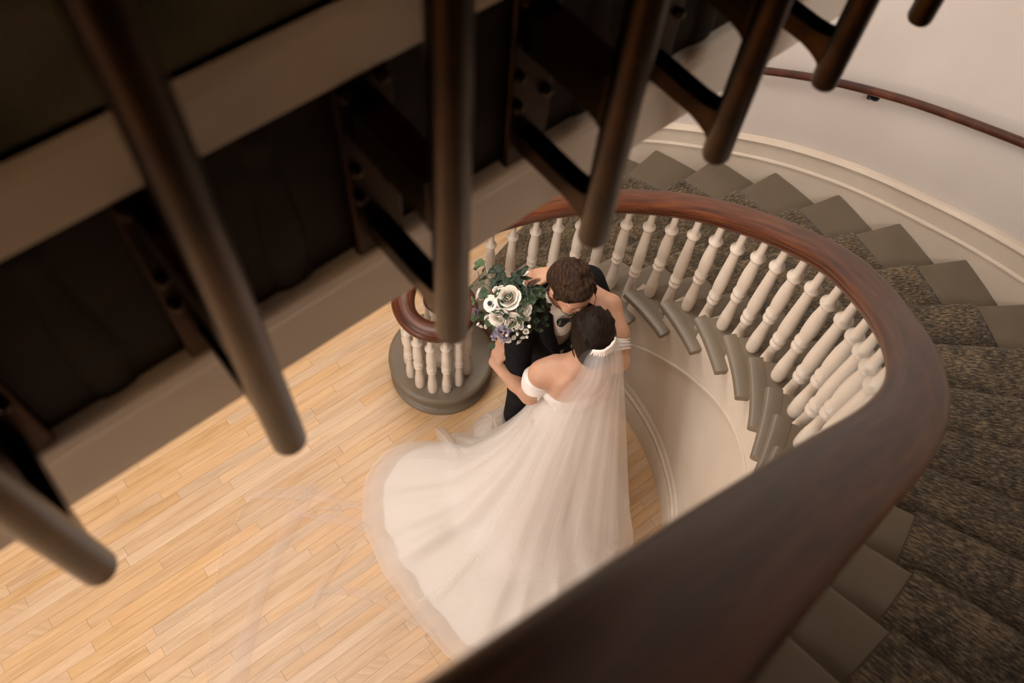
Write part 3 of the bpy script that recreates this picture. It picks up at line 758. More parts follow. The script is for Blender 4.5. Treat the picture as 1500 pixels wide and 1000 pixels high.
for x in (-1, 1):
    hip = pel + bL * x * .085 + [0, 0, -.03]; kn = np.array([hip[0], hip[1], .48]) + bF * .02; an = np.array([hip[0], hip[1], .10])
    B.chain([hip, kn], [.09, .055], .04).chain([kn, (kn + an) / 2 - bF * .015, an], [.055, .052, .036], .02)
    B.cap(an + [0, 0, -.04], an + bF * .15 + [0, 0, -.075], .032, .024, .02)
bride = obj('person', B.mesh('bride_body', .0065), MAT['skin'], loc=bBase)
tag(bride, 'bride in an off-shoulder ivory gown and long veil, seen from behind embracing the groom', 'person')
# nails
for i, (p, v) in enumerate(tipsL[:4] + tipsR[:4]):
    me = bpy.data.meshes.new('nail'); bm = bmesh.new(); bmesh.ops.create_icosphere(bm, subdivisions=1, radius=1); bm.to_mesh(me); bm.free()
    q = Vector(v).to_track_quat('Y', 'Z').to_matrix().to_4x4()
    me.transform(Matrix.Translation(Vector(p) + Vector((0, 0, .0045))) @ q @ Matrix.Diagonal((.0042, .007, .002, 1)))
    obj('nail', me, MAT['nail'], bride)
# hair: smooth cap drawn back to a low chignon
Hb = Solid(); PB = lambda x, y, z: bh + Rb @ np.array([x, y, z])
Hb.ell(PB(0, -.016, .022), (.083, .104, .094), Rb, .02).ell(PB(0, -.05, -.03), (.078, .078, .085), Rb, .03)
Hb.ell(PB(.012, -.085, -.045), (.062, .056, .06), Rb, .02).ell(PB(-.03, -.070, -.07), (.045, .045, .045), Rb, .02)
for x in (-1, 1): Hb.ell(PB(x * .062, .02, -.01), (.020, .058, .05), Rb, .02)
Hb.sub(PB(0, .10, -.045), (.066, .07, .085), Rb, .015)
Hb.ell(PB(0, -.03, .0), (.084, .098, .09), Rb, .03)
Hb.ell(PB(.006, -.112, -.040), (.050, .040, .046), Rb, .016)
for x_ in (-.05, -.025, 0, .025, .05):
    Hb.chain([PB(x_ * 1.3, .055, .098 - abs(x_) * .6), PB(x_ * 1.45, -.02, .114 - abs(x_) * .75), PB(x_ * 1.1, -.098, .055), PB(x_ * .5, -.125, -.01)], [.003, .006, .006, .005], .014)
hb = obj('hair', Hb.mesh('hair', .006), MAT['hair_dark'], bride); hb['label'] = 'dark brown hair pinned into a low chignon'
tend = [PB(.062, .035, -.02), PB(.078, .02, -.07), PB(.074, -.01, -.12), PB(.062, -.03, -.15)]
obj('hair_tendril', tube('hair_tendril', tend, [.005, .004, .003, .0015], 6), MAT['hair_dark'], hb)
me = lathe('earring', [(0, 0), (.006, .002), (.009, .009), (.006, .017), (0, .019)], 12, PB(.080, -.008, -.085)); obj('earring', me, MAT['black'], bride)
# bodice
Bd = Solid()
Bd.ell(chest, (.157, .107, .175), TB, .03).ell(waist, (.126, .096, .13), TB, .05).ell(pel + [0, 0, .02], (.165, .120, .13), TB, .05)
for x in (-.055, .055): Bd.ell(chest + bL * x * 1.15 + bF * .08 + [0, 0, .01], (.062, .056, .06), TB, .03)
cutc = chest - bF * .10 + [0, 0, -.012]
Bd.cut(cutc, np.array([0, 0, 1.]) - bF * .42)
obj('bodice', Bd.mesh('bodice', .008), MAT['satin'], bride)
# off-shoulder straps: draped tulle bands round both upper arms
def strap(c0, axis, r0, r1, width, name, toward):
    ax = np.array(axis, float); ax /= np.linalg.norm(ax); a = np.cross(ax, [0, 0, 1.]); a /= np.linalg.norm(a); b = np.cross(ax, a); R = []
    for k in range(40):
        ph = 2 * PI * k / 40; ring = []
        for j in range(13):
            v = j / 12 - .5; rr = r0 + .006 * math.sin(j * 1.9 + 2 * math.sin(ph)) + (.008 if 0 < j < 12 else -.004)
            tw = toward * max(0, math.cos(ph - r1)) * .05
            ring.append(tuple(np.array(c0) + ax * (v * width * (1 + .15 * math.sin(ph * 2))) + (a * math.cos(ph) + b * math.sin(ph)) * rr + tw))
        R.append(ring)
    return obj(name, grid_mesh(name, np.array(R), close_u=True), MAT['strap'], bride)
strap(sL * .72 + eL * .28, eL - sL, .058, 0, .085, 'shoulder_strap', np.array([.3, 0, .0]))
strap(sR * .72 + eR * .28, eR - sR, .056, 0, .055, 'shoulder_strap', np.array([0, 0, 0]))
# swag that carries the left strap across the back
sw = [sL * .45 + eL * .55 - bF * .055, A(800, 572, 1.20), A(812, 570, 1.22), A(826, 569, 1.21)]
swf = cat(sw, 1); R = []
for k in np.linspace(0, len(sw) - 1, 30):
    p = swf(k); wv = np.interp(k, [0, 1, 2, 3], [.040, .024, .014, .004])
    R.append([tuple(p + np.array([0, 0, wv * math.cos(a)]) + (-bF) * .012 * math.sin(a)) for a in np.linspace(0, 2 * PI, 12, endpoint=False)])
obj('back_swag', grid_mesh('back_swag', np.array(R), close_v=True, caps=True), MAT['strap'], bride)

# skirt: bell that spills into a train on the floor
BC = np.array([.302, 1.76])
hem = [(-.70, 1.40), (-.735, 1.62), (-.65, 1.80), (-.48, 1.90), (-.33, 1.965), (-.22, 1.90), (-.13, 1.97), (-.06, 2.02), (.04, 1.99), (.14, 1.97), (.30, 2.02), (.46, 2.04), (.60, 1.95), (.70, 1.74), (.735, 1.48), (.72, 1.22), (.64, .96), (.45, .74), (.22, .66), (.02, .66), (-.15, .755), (-.30, .88), (-.48, 1.08), (-.61, 1.23)]
HA = sorted([(math.atan2(y - BC[1], x - BC[0]), math.hypot(x - BC[0], y - BC[1])) for x, y in hem])
ha = np.array([a for a, _ in HA]); hrad = np.array([r_ for _, r_ in HA])
ha3 = np.concatenate([ha - 2 * PI, ha, ha + 2 * PI]); hr3 = np.tile(hrad, 3)
def pnoise(ph, fr, seed):
    r_ = np.random.default_rng(seed); o = np.zeros_like(ph)
    for f_ in fr: o = o + r_.uniform(.5, 1) * np.sin(f_ * ph + r_.uniform(0, 6.28))
    return o / len(fr)
NPH = 360
phis = np.linspace(-PI, PI, NPH, endpoint=False)
Lh = np.interp(phis, ha3, hr3)
Lh = Lh * (1 + .018 * pnoise(phis, (7, 11, 16, 23), 8))
for _ in range(3): Lh = (np.roll(Lh, 1) + 2 * Lh + np.roll(Lh, -1)) / 4
fold = pnoise(phis, (5, 8, 13, 17, 22), 3); fine = pnoise(phis, (29, 37, 46, 58), 4)
def skirt_mesh(name, z_top, r_off, Ladd, amp, seed, nv=46):
    ph = phis; f1 = fold; f2 = pnoise(phis, (19, 26, 33, 47), seed)
    L_ = Lh + Ladd * (1 + .25 * f2); Rb_ = np.minimum(.40 + .05 * f1, L_ - .02)
    wr_ = 1 / np.sqrt((np.cos(ph - math.atan2(bL[1], bL[0])) / .128) ** 2 + (np.sin(ph - math.atan2(bL[1], bL[0])) / .098) ** 2) + r_off
    rows = []
    for v in np.linspace(0, 1, nv):
        if v < .6:
            q = v / .6; z = z_top * (1 - q) + .035 * q
            rr = wr_ * (.86 + .14 * min(1, q / .06)) + (Rb_ + r_off - wr_) * (q ** .85 * .55 + .45 * q ** 2.2)
            # the back of the gown leans out towards the train
            lean = .5 * (L_ - Rb_) * np.clip(q - .25, 0, 1) ** 2
            rr = rr + lean + amp * q * (f1 * .9 + .35 * f2) * .5
            zz = np.full_like(ph, z) + .0 * ph
        else:
            q = (v - .6) / .4
            r0 = Rb_ + r_off + .5 * (L_ - Rb_) * .5625 + amp * (f1 * .9 + .35 * f2) * .5
            rr = r0 + (L_ - r0) * q
            hump = (.035 + r_off) * (1 - q) ** 1.3 + .012
            ridge = np.clip(f1 * 1.3 + f2 * .9, 0, 2) * .085 * math.sin(PI * min(1, .15 + q * .85)) ** .7 * (1 - .5 * q)
            zz = hump + ridge * np.clip((L_ - r0) / .25, .15, 1) + r_off * .3
        rows.append(np.stack([BC[0] + rr * np.cos(ph), BC[1] + rr * np.sin(ph), zz], 1))
    P = np.array(rows)
    for _ in range(3):
        P[1:-1] = .5 * P[1:-1] + .25 * (P[:-2] + P[2:])
        P = .6 * P + .2 * (np.roll(P, 1, 1) + np.roll(P, -1, 1))
    return grid_mesh(name, P, close_v=True)
skirt_o = obj('skirt', skirt_mesh('skirt', 1.12, .010, -.115, .05, 11), MAT['satin'], bride)
obj('tulle_overskirt', skirt_mesh('tulle_overskirt', 1.125, .024, 0.0, .075, 12), MAT['tulle'], bride)
obj('tulle_underlayer', skirt_mesh('tulle_underlayer', 1.12, .017, -.035, .06, 13), MAT['tulle'], bride)
# puffs of loose tulle at the hem beside the newel
def puff(name, outline, zc, h_, m_, seed):
    P = [A(u, v, .012) for u, v in outline]; c = sum(P) / len(P); f_ = cat(P + [P[0]], 1); R = []
    r_ = np.random.default_rng(seed); ph0 = r_.uniform(0, 6, 4)
    for q in np.linspace(0, 1, 9):
        ring = []
        for k in np.linspace(0, len(P), 60, endpoint=False):
            e = f_(k); p = c + (e - c) * (1 - q); w_ = math.sin(k / len(P) * 2 * PI * 5 + ph0[0]) * .5 + math.sin(k / len(P) * 2 * PI * 9 + ph0[1]) * .4
            p[2] = .012 + h_ * (1 - (1 - q) ** 2.2) * (1 + .18 * w_ * (1 - q)); ring.append(tuple(p))
        R.append(ring)
    return obj(name, grid_mesh(name, np.array(R), close_v=True), m_, bride)
puff('hem_puff', [(745, 592), (712, 606), (692, 622), (690, 642), (700, 655), (722, 660), (742, 648), (760, 620)], .1, .17, MAT['tulle'], 1)
puff('hem_puff', [(637, 626), (650, 626), (672, 655), (690, 690), (672, 700), (650, 672)], .1, .09, MAT['tulle'], 2)
puff('hem_puff', [(686, 650), (720, 650), (732, 675), (722, 695), (690, 680)], .1, .10, MAT['tulle'], 3)
# row of covered buttons down the train
for i in range(26):
    u = 752 - i * 5.4; v = 776 + i * 4.05
    pass
# veil: gathered at the chignon, falling over the back of the gown
comb = bh + Rb @ np.array([-.005, -.118, -.005])
lcols = [A(850, 521, 1.61), A(834, 546, 1.49), A(806, 577, 1.34), A(768, 650, 1.02), A(722, 740, .55), A(680, 830, .22), A(650, 930, .07)]
rcols = [A(908, 499, 1.61), A(912, 518, 1.50), A(914, 560, 1.34), A(918, 650, 1.0), A(922, 740, .50), A(927, 810, .22), A(905, 960, .06)]
top_l, top_r = A(865, 510, 1.665), A(901, 490, 1.665)
fl_, fr_ = cat([top_l] + lcols, 1), cat([top_r] + rcols, 1)
NU, NVV = 90, 60
rows = []
wob = pnoise(np.linspace(0, 6.28, NU), (2, 3, 5, 8), 21); wob2 = pnoise(np.linspace(0, 6.28, NU), (23, 31, 40), 22)
for v in np.linspace(0, 1, NVV):
    a, b = fl_(v * 7), fr_(v * 7); row = []
    bul = .05 * math.sin(PI * min(1, v * 1.25 + .04)) + .02
    for j in range(NU):
        u = j / (NU - 1); p = a * (1 - u) + b * u
        if v < .02 : pass
        off = -bF * (bul * math.sin(PI * u) ** .6) * float(np.interp(v, [0, .25, .6], [1.7, 1.6, 1.0]))
        fo = (wob[j] * .013 + wob2[j] * .0006) * (.15 + v)
        p = p + off - bF * fo + np.array([0, 0, .012 * math.sin(PI * u)])
        p[2] = max(p[2], .05)
        row.append(tuple(p))
    rows.append(row)
vm = grid_mesh('veil', np.array(rows))
uvl = vm.uv_layers.new(name='UVMap')
for lp in vm.loops:
    i, j = divmod(lp.vertex_index, NU); uvl.data[lp.index].uv = (j / (NU - 1), i / (NVV - 1))
veil = obj('veil', vm, MAT['veil'], bride); veil['label'] = 'sheer veil falling from the chignon'
# second, inner layer of the veil narrower than the first
rows2 = [[tuple(np.array(rows[i][int(8 + j * (NU - 16) / NU)]) + bF * .018) for j in range(NU)] for i in range(2, NVV - 6)]
vm2 = grid_mesh('veil_layer', np.array(rows2)); uvl = vm2.uv_layers.new(name='UVMap')
for lp in vm2.loops:
    i, j = divmod(lp.vertex_index, NU); uvl.data[lp.index].uv = (j / (NU - 1) * .9 + .1, i / (NVV - 1) + .05)
obj('veil_layer', vm2, MAT['veil'], veil)
# gathered comb at the top of the veil
cg = Solid()
g0 = [np.array(rows[0][j]) for j in range(6, NU - 5, 6)]; g1 = [np.array(rows[3][j]) for j in range(6, NU - 5, 6)]
for k in range(len(g0)):
    cg.cap(g0[k], g1[k], .0055, .003, .004)
    if k: cg.cap(g0[k - 1], g0[k], .005, .005, .005)
obj('veil_gathering', cg.mesh('veil_gathering', .003), MAT['strap'], veil)
# the veil's train spread sheer over the floor
def flat(name, outline, z, m_, seed, amp=.012, parent=veil, n=14):
    P = [A(u, v, z) for u, v in outline]; c = sum(P) / len(P); f_ = cat(P + [P[0]], 1); R = []
    r_ = np.random.default_rng(seed); a1, a2 = r_.uniform(0, 6, 2)
    for q in np.linspace(0, .999, n):
        ring = []
        for k in np.linspace(0, len(P), 90, endpoint=False):
            e = f_(k); p = c + (e - c) * (1 - q)
            p[2] = z + amp * (.5 + .5 * math.sin(p[0] * 17 + p[1] * 9 + a1) * math.sin(p[1] * 14 - p[0] * 6 + a2)) * (1 - (1 - q) ** 3)
            ring.append(tuple(p))
        R.append(ring)
    return obj(name, grid_mesh(name, np.array(R), close_v=True), m_, parent)
flat('veil_train', [(540, 702), (460, 709), (400, 716), (368, 727), (345, 765), (325, 810), (313, 870), (309, 940), (308, 1010), (400, 1050), (560, 1050), (660, 985), (640, 940), (600, 880), (560, 800)], .006, MAT['sheer'], 5)
def fold_strip(pts, ws, seed, m_='fold'):
    f_ = cat([A(u, v, .014) for u, v in pts], 1); g_ = cat([(w_, 0) for w_ in ws], 1); R = []
    for k in np.linspace(0, len(pts) - 1, 40):
        p = f_(k); d = f_(min(k + .05, len(pts) - 1)) - f_(max(k - .05, 0)); nn = np.array([-d[1], d[0], 0]); nn /= np.linalg.norm(nn); w_ = g_(k)[0]
        R.append([tuple(p + nn * w_ * x + np.array([0, 0, z_])) for x, z_ in ((-1, 0), (-.6, .006), (-.2, .010), (.25, .008), (.7, .004), (1, 0))])
    return obj('veil_fold', grid_mesh('veil_fold', np.array(R)), MAT[m_], veil)
fold_strip([(462, 708), (436, 745), (415, 790), (388, 850), (362, 930), (345, 1010)], [.02, .045, .035, .03, .04, .05], 1)
fold_strip([(368, 727), (410, 722), (455, 722), (500, 735), (545, 745)], [.012, .03, .035, .02, .015], 2)
fold_strip([(430, 752), (470, 757), (510, 762), (545, 772)], [.01, .02, .03, .03], 3)
fold_strip([(560, 726), (510, 742), (470, 744), (425, 765)], [.01, .014, .01, .006], 4)
fold_strip([(462, 868), (500, 864), (545, 872), (590, 893), (640, 925)], [.008, .018, .025, .03, .03], 5)
fold_strip([(458, 890), (470, 860), (490, 830), (520, 795)], [.01, .022, .016, .006], 6)
# pearl edging of the veil and of the train
def pearls(name, pts, z, n, r_, parent):
    f_ = cat([A(u, v, z) for u, v in pts], 1); V, F = [], []
    base = [(0, 0, 1), (1, 0, 0), (0, 1, 0), (-1, 0, 0), (0, -1, 0), (0, 0, -1)]; bf = [(0, 1, 2), (0, 2, 3), (0, 3, 4), (0, 4, 1), (5, 2, 1), (5, 3, 2), (5, 4, 3), (5, 1, 4)]
    for k in np.linspace(0, len(pts) - 1, n):
        p = f_(k) + rng.normal(0, .0015, 3); b0 = len(V); V += [tuple(p + np.array(q) * r_) for q in base]; F += [tuple(b0 + i for i in q) for q in bf]
    o = obj(name, mesh(name, V, F, True), MAT['pearl'], parent); o['kind'] = 'stuff'; return o
pearls('pearl_edging', [(368, 727), (345, 765), (325, 810), (313, 870), (309, 940), (308, 1010)], .012, 62, .0030, veil)
pearls('pearl_edging', [(752, 776), (720, 800), (690, 822), (660, 848), (630, 870), (614, 880)], .12, 46, .0042, skirt_o)

# ------------------------------------------------------------------ the groom
gF = np.array([.50, -.87, 0]); gL = np.array([.87, .50, 0])
gBase = Vector((.17, 2.12, 0))
gs_R, gs_L = A(764, 458, 1.37), A(862, 412, 1.37)
gneck = (gs_R + gs_L) / 2 + np.array([.02, -.03, .06]); gchest = np.array([.165, 2.09, 1.22]); gpel = np.array([.165, 2.13, .93])
gh = A(836, 420, 1.64)
Rh = frame(np.array([.46, -.74, -.26]))
TG = np.stack([gL, gF, np.array([0, 0, 1.])], 1)
gRe, gRw = A(757, 540, 1.12), A(800, 574, 1.07)
gLe, gLw = np.array([.47, 2.08, 1.14]), np.array([.47, 1.88, 1.05])
legs = []
for x in (-1, 1):
    hip = gpel + gL * x * .09 + [0, 0, -.02]; an = hip + gL * x * .03 + np.array([0, 0, .09 - hip[2]]); kn = (hip + an) / 2 + gF * .02; legs.append((hip, kn, an))
Gs = Solid()
Gs.ell(gchest, (.165, .11, .20), TG, .04).ell((gchest + gpel) / 2, (.15, .10, .16), TG, .04).ell(gpel, (.155, .11, .13), TG, .04)
Gs.cap(gs_R * .85 + gs_L * .15, gs_L * .85 + gs_R * .15, .062, .062, .05).cap(gneck + [0, 0, -.05], gh + Rh @ np.array([0, -.03, -.07]), .058, .056, .04)
for s_, e_, w_ in ((gs_R, gRe, gRw), (gs_L, gLe, gLw)): Gs.chain([s_, e_], [.056, .044], .02).chain([e_, w_], [.044, .03], .02)
hand(Gs, gRw, gRw + np.array([.08, -.03, .0]), (.3, .8, 0), (0, 0, 1), .3, 1.05); hand(Gs, gLw, gLw + np.array([-.03, -.09, .0]), (-.8, 0, 0), (0, 0, 1), .3, 1.05)
for hip, kn, an in legs: Gs.chain([hip, kn], [.085, .055], .03).chain([kn, an], [.055, .038], .02).cap(an + [0, 0, -.04], an + gF * .14 + [0, 0, -.055], .036, .03, .02)
PG = head(Gs, gh, Rh, 1.04)
groom = obj('person', Gs.mesh('groom_body', .0065), MAT['skin_groom'], loc=gBase)
tag(groom, 'groom with short brown hair and glasses in a black suit, leaning in to the bride', 'person')
Hg = Solid(); PH = lambda x, y, z: gh + Rh @ (np.array([x, y, z]) * 1.04)
Hg.ell(PH(0, -.016, .028), (.084, .104, .094), Rh, .02).ell(PH(0, -.06, -.02), (.074, .062, .07), Rh, .02)
Hg.ell(PH(0, .050, .084), (.056, .042, .026), Rh, .02)
for x in (-1, 1): Hg.ell(PH(x * .074, .016, -.005), (.010, .020, .03), Rh, .01)
Hg.sub(PH(0, .125, -.03), (.095, .095, .088), Rh, .012)
for x in (-1, 1): Hg.sub(PH(x * .085, .05, -.045), (.03, .045, .045), Rh, .01)
rr_ = np.random.default_rng(5)
for q in range(46):
    x = rr_.uniform(-.072, .072); y = rr_.uniform(-.085, .035); zz = .028 + .094 * math.sqrt(max(.05, 1 - (x / .084) ** 2 - ((y + .016) / .104) ** 2))
    d = np.array([rr_.normal(.010, .008), .040, -.008 - .2 * max(0, y)])
    Hg.chain([PH(x, y, zz - .004), PH(*(np.array([x, y, zz + .001]) + d * .5)), PH(*(np.array([x, y, zz - .006]) + d))], [.008, .010, .004], .008)
hg = obj('hair', Hg.mesh('hair', .005), MAT['hair_brown'], groom); hg['label'] = 'short tousled brown hair'
# jacket
Jk = Solid()
Jk.ell(gchest, (.185, .125, .215), TG, .04).ell((gchest + gpel) / 2, (.175, .12, .18), TG, .04).ell(gpel + [0, 0, -.02], (.185, .135, .15), TG, .04)
Jk.cap(gs_R * .88 + gs_L * .12 + [0, 0, .01], gs_L * .88 + gs_R * .12 + [0, 0, .01], .075, .075, .05)
for s_, e_, w_ in ((gs_R, gRe, gRw), (gs_L, gLe, gLw)): Jk.chain([s_, e_], [.076, .060], .03).chain([e_, w_ * .93 + e_ * .07], [.060, .044], .02)
Jk.sub(gchest + gF * .14 + [0, 0, .17], (.055, .10, .20), TG, .012)       # open front
Jk.cut(gpel + [0, 0, -.13], (0, 0, -1))
Jk.sub(gneck + [0, 0, .045], (.068, .068, .06), TG, .01)
obj('suit_jacket', Jk.mesh('suit_jacket', .008), MAT['suit'], groom)
# lapels, vest, shirt collar, bow tie
Vs = Solid(); Vs.ell(gchest + gF * .022 + [0, 0, .01], (.13, .105, .19), TG, .03).ell((gchest + gpel) / 2 + gF * .02, (.13, .105, .16), TG, .03)
obj('vest', Vs.mesh('vest', .009), MAT['vest'], groom)
Sh = Solid(); Sh.ell(gchest + gF * .03 + [0, 0, .08], (.085, .10, .14), TG, .03)
obj('shirt', Sh.mesh('shirt', .008), MAT['shirt'], groom)
cc = gneck + np.array([0, 0, .005]) + gF * .012; R = []
for k in range(40):
    a = 2 * PI * k / 40; d = gL * math.cos(a) + gF * math.sin(a); dip = -.03 * max(0, math.sin(a)) ** 2
    R.append([tuple(cc + d * r_ + np.array([0, 0, z_ + dip])) for r_, z_ in ((.070, -.02), (.071, .01), (.069, .038), (.072, .042), (.078, .02), (.084, -.012), (.080, -.022))])
obj('shirt_collar', grid_mesh('shirt_collar', np.array(R), close_u=True, close_v=True), MAT['shirt'], groom)
bt = cc + gF * .098 + np.array([0, 0, -.030]); Bw = Solid()
for x in (-1, 1): Bw.cap(bt + gL * x * .010, bt + gL * x * .048, .008, .021, .006)
Bw.ell(bt + gF * .006, (.011, .010, .012), TG, .004)
obj('bow_tie', Bw.mesh('bow_tie', .004), MAT['bow'], groom)
for x in (-1, 1):
    pts = [gneck + gL * x * .06 + gF * .0 + [0, 0, .03], gchest + gL * x * .085 + gF * .105 + [0, 0, .13], gchest + gL * x * .055 + gF * .135 + [0, 0, .0], gchest + gL * x * .01 + gF * .14 + [0, 0, -.12]]
    f_ = cat(pts, 1); R = []
    for k in np.linspace(0, 3, 20):
        p = f_(k); w_ = np.interp(k, [0, 1, 2, 3], [.014, .038, .030, .008])
        R.append([tuple(p + gL * x * w_ * a_ + gF * b_) for a_, b_ in ((-1, 0), (-.9, .010), (.2, .013), (1, .006), (1, -.004))])
    obj('lapel', grid_mesh('lapel', np.array(R), close_v=True, caps=True), MAT['suit'], groom)
# trousers and shoes
Tr = Solid(); Tr.ell(gpel + [0, 0, -.02], (.168, .122, .13), TG, .04)
for hip, kn, an in legs: Tr.chain([hip, kn], [.098, .078], .03).chain([kn, an + [0, 0, -.02]], [.078, .066], .02)
obj('trousers', Tr.mesh('trousers', .009), MAT['suit'], groom)
for hip, kn, an in legs:
    Sf = Solid(); a0 = np.array([an[0], an[1], .045]); Sf.cap(a0 - gF * .05, a0 + gF * .05, .042, .042, .02).cap(a0 + gF * .05, a0 + gF * .16 + [0, 0, -.006], .042, .034, .02).cut((0, 0, .004), (0, 0, -1))
    obj('shoe', Sf.mesh('shoe', .007), MAT['black'], groom)
# glasses
GP = lambda x, y, z: Vector(gh + Rh @ (np.array([x, y, z]) * 1.04))
frames = []
for x in (-1, 1):
    ring = [GP(x * .033 + .024 * math.cos(a), .106 - .002 * abs(x), -.004 + .019 * math.sin(a)) for a in np.linspace(0, 2 * PI, 25)]
    frames.append(tube('rim', ring, .0016, 6))
    frames.append(tube('temple', [GP(x * .057, .105, .002), GP(x * .078, .08, .002), GP(x * .082, .01, .0), GP(x * .080, -.01, -.012)], .0016, 6))
frames.append(tube('bridge', [GP(-.009, .106, 0), GP(0, .110, .004), GP(.009, .106, 0)], .0016, 6))
obj('glasses', join_meshes('glasses', frames), MAT['wire'], groom)

# ------------------------------------------------------------------ the bouquet
bq0 = A(748, 446, 1.50)
bq = tag(empty('bouquet', Vector(bq0) + Vector((0, 0, -.12))), 'round bouquet of white roses, an anemone, lavender sprigs and eucalyptus held over the groom\'s shoulder', 'bouquet')
axis = np.array([-.25, -.30, .92]); axis /= np.linalg.norm(axis)
def on_dome(u, v):
    """point on the bouquet dome (centre bq0-, radius .15) below pixel u, v"""
    c = bq0 - axis * .09; Rr = .17
    o = np.array([0, 0, CAM_H]); d = A(u, v, 1.0) - o; d /= np.linalg.norm(d)
    b = d @ (o - c); q = b * b - ((o - c) @ (o - c) - Rr * Rr)
    t = -b - math.sqrt(q) if q > 0 else -b
    p = o + d * t; n_ = p - c; return p, n_ / np.linalg.norm(n_)
def place(me, p, n_, s_, name, m_=None, twist=None, parent=bq):
    o = bpy.data.objects.new(name, me); COL.objects.link(o); o.parent = parent; o.location = Vector(p) - world_loc(parent)
    qn = Vector(n_).to_track_quat('Z', 'Y'); tw = Matrix.Rotation(random.uniform(0, 6.28) if twist is None else twist, 3, 'Z').to_quaternion()
    o.rotation_mode = 'QUATERNION'; o.rotation_quaternion = qn @ tw; o.scale = (s_, s_, s_); return o
def petal_grid(w_, h_, cup, curl, n=7):
    R = []
    for i in range(n):
        v = i / (n - 1); half = w_ * (math.sin(PI * .5 * min(1, v / .55 + .25)) if v < .5 else math.sqrt(max(.02, 1 - ((v - .5) / .52) ** 2))); row = []
        for j in range(n):
            x = (j / (n - 1) * 2 - 1); row.append((x * half, cup * (x * x) * -1.2 + curl * v ** 3, v * h_))
        R.append(row)
    return np.array(R)
def rose_mesh(seed, layers):
    """layers of overlapping petals, each an arc of a cup: (count, r_base, r_top, height, curl, span)"""
    r_ = np.random.default_rng(seed); V, F = [], []; n, m = 9, 7
    for (cnt, rb, rt, h_, curl, span) in layers:
        off = r_.uniform(0, 6.28)
        for k in range(cnt):
            a0 = off + 2 * PI * k / cnt + r_.uniform(-.12, .12); hh = h_ * r_.uniform(.93, 1.05); b0 = len(V); tl = r_.uniform(-.002, .003)
            for i in range(m):
                v = i / (m - 1)
                for j in range(n):
                    a = j / (n - 1) * 2 - 1; vv = v * (1 - .30 * abs(a) ** 3)
                    rr = rb + (rt - rb) * math.sin(PI * .5 * vv) + curl * vv ** 4 + .0018 * (j / n) + tl * vv
                    th = a0 + a * span / 2; V.append((rr * math.cos(th), rr * math.sin(th), hh * (vv - .22 * max(0, vv - .75) * (1 if curl > .004 else 0) * 4 * .5)))
            F += [(b0 + i * n + j, b0 + i * n + j + 1, b0 + (i + 1) * n + j + 1, b0 + (i + 1) * n + j) for i in range(m - 1) for j in range(n - 1)]
    return mesh('rose', V, F, True)
rose_layers = [(2, .002, .007, .037, -.003, 3.6), (3, .004, .013, .036, -.002, 2.9), (4, .006, .020, .035, .001, 2.3), (5, .008, .027, .031, .006, 1.9), (5, .008, .034, .025, .010, 1.8)]
roses = [rose_mesh(s_, rose_layers) for s_ in (1, 2, 3)]
for me in roses: me.materials.append(MAT['petal'])
for k, (u, v, s_) in enumerate([(703, 430, .95), (745, 436, 1.25), (732, 466, 1.05), (751, 471, 1.0), (768, 452, .8), (752, 455, .75), (740, 498, .6), (714, 470, .55)]):
    p, n_ = on_dome(u, v); place(roses[k % 3], p - n_ * .018, n_, s_, 'rose')
pw = A(776, 412, 1.44); place(roses[0], pw, np.array([-.3, -.1, .9]), .9, 'rose')
# anemone: white petals round a black eye
R = rose_mesh(9, [(5, .004, .036, .010, .002, 1.5), (5, .004, .040, .006, .002, 1.5)]); R.materials.append(MAT['petal'])
p, n_ = on_dome(721, 445); an_ = place(R, p + n_ * .006, n_, .85, 'anemone')
me = lathe('anemone_eye', [(0, .002), (.011, .003), (.0135, .009), (.010, .015), (0, .017)], 14); me.materials.append(MAT['stamen'])
eo = bpy.data.objects.new('anemone_eye', me); COL.objects.link(eo); eo.parent = an_; eo.location = (0, 0, .006); eo['label'] = 'black centre'
# buds and little white blossoms
bud = lathe('bud', [(0, 0), (.004, .002), (.0068, .008), (.006, .014), (.003, .019), (0, .020)], 10); bud.materials.append(MAT['petal'])
for u, v in [(763, 478), (769, 484), (758, 486), (766, 491), (772, 476), (752, 492), (706, 476), (711, 479), (702, 472), (728, 425), (716, 432), (748, 424), (770, 460), (774, 466), (765, 442), (735, 423), (772, 490), (758, 500), (746, 488), (722, 460)]:
    p, n_ = on_dome(u + random.uniform(-1, 1), v); bud_me = roses[random.randrange(3)] if random.random() < .65 else bud; place(bud_me, p + n_ * random.uniform(-.006, .008), n_ + rng.normal(0, .35, 3), random.uniform(.9, 1.15) if bud_me is bud else random.uniform(.24, .36), 'bud')
# lavender sprigs: clusters of florets
def floret_cluster(seed):
    r_ = np.random.default_rng(seed); V, F = [], []
    for k in range(26):
        c = r_.normal(0, 1, 3); c /= np.linalg.norm(c); c = c * np.array([.020, .020, .026]) * r_.uniform(.6, 1) + np.array([0, 0, .012])
        for q in range(5):
            a = 2 * PI * q / 5; b0 = len(V); e = np.array([math.cos(a), math.sin(a), .25]) * .009; s_ = np.array([-math.sin(a), math.cos(a), 0]) * .004
            V += [tuple(c), tuple(c + e * .6 + s_), tuple(c + e), tuple(c + e * .6 - s_)]; F.append((b0, b0 + 1, b0 + 2, b0 + 3))
    return mesh('lavender_sprig', V, F)
lavs = [floret_cluster(s_) for s_ in (1, 2)]
for me in lavs: me.materials.append(MAT['lavender'])
for k, (u, v, s_) in enumerate([(733, 484, 1.05), (740, 492, .9), (727, 490, .8), (738, 478, .8), (697, 446, .9), (700, 455, .7), (745, 482, .6)]):
    p, n_ = on_dome(u, v); place(lavs[k % 2], p, n_, s_, 'lavender_sprig')
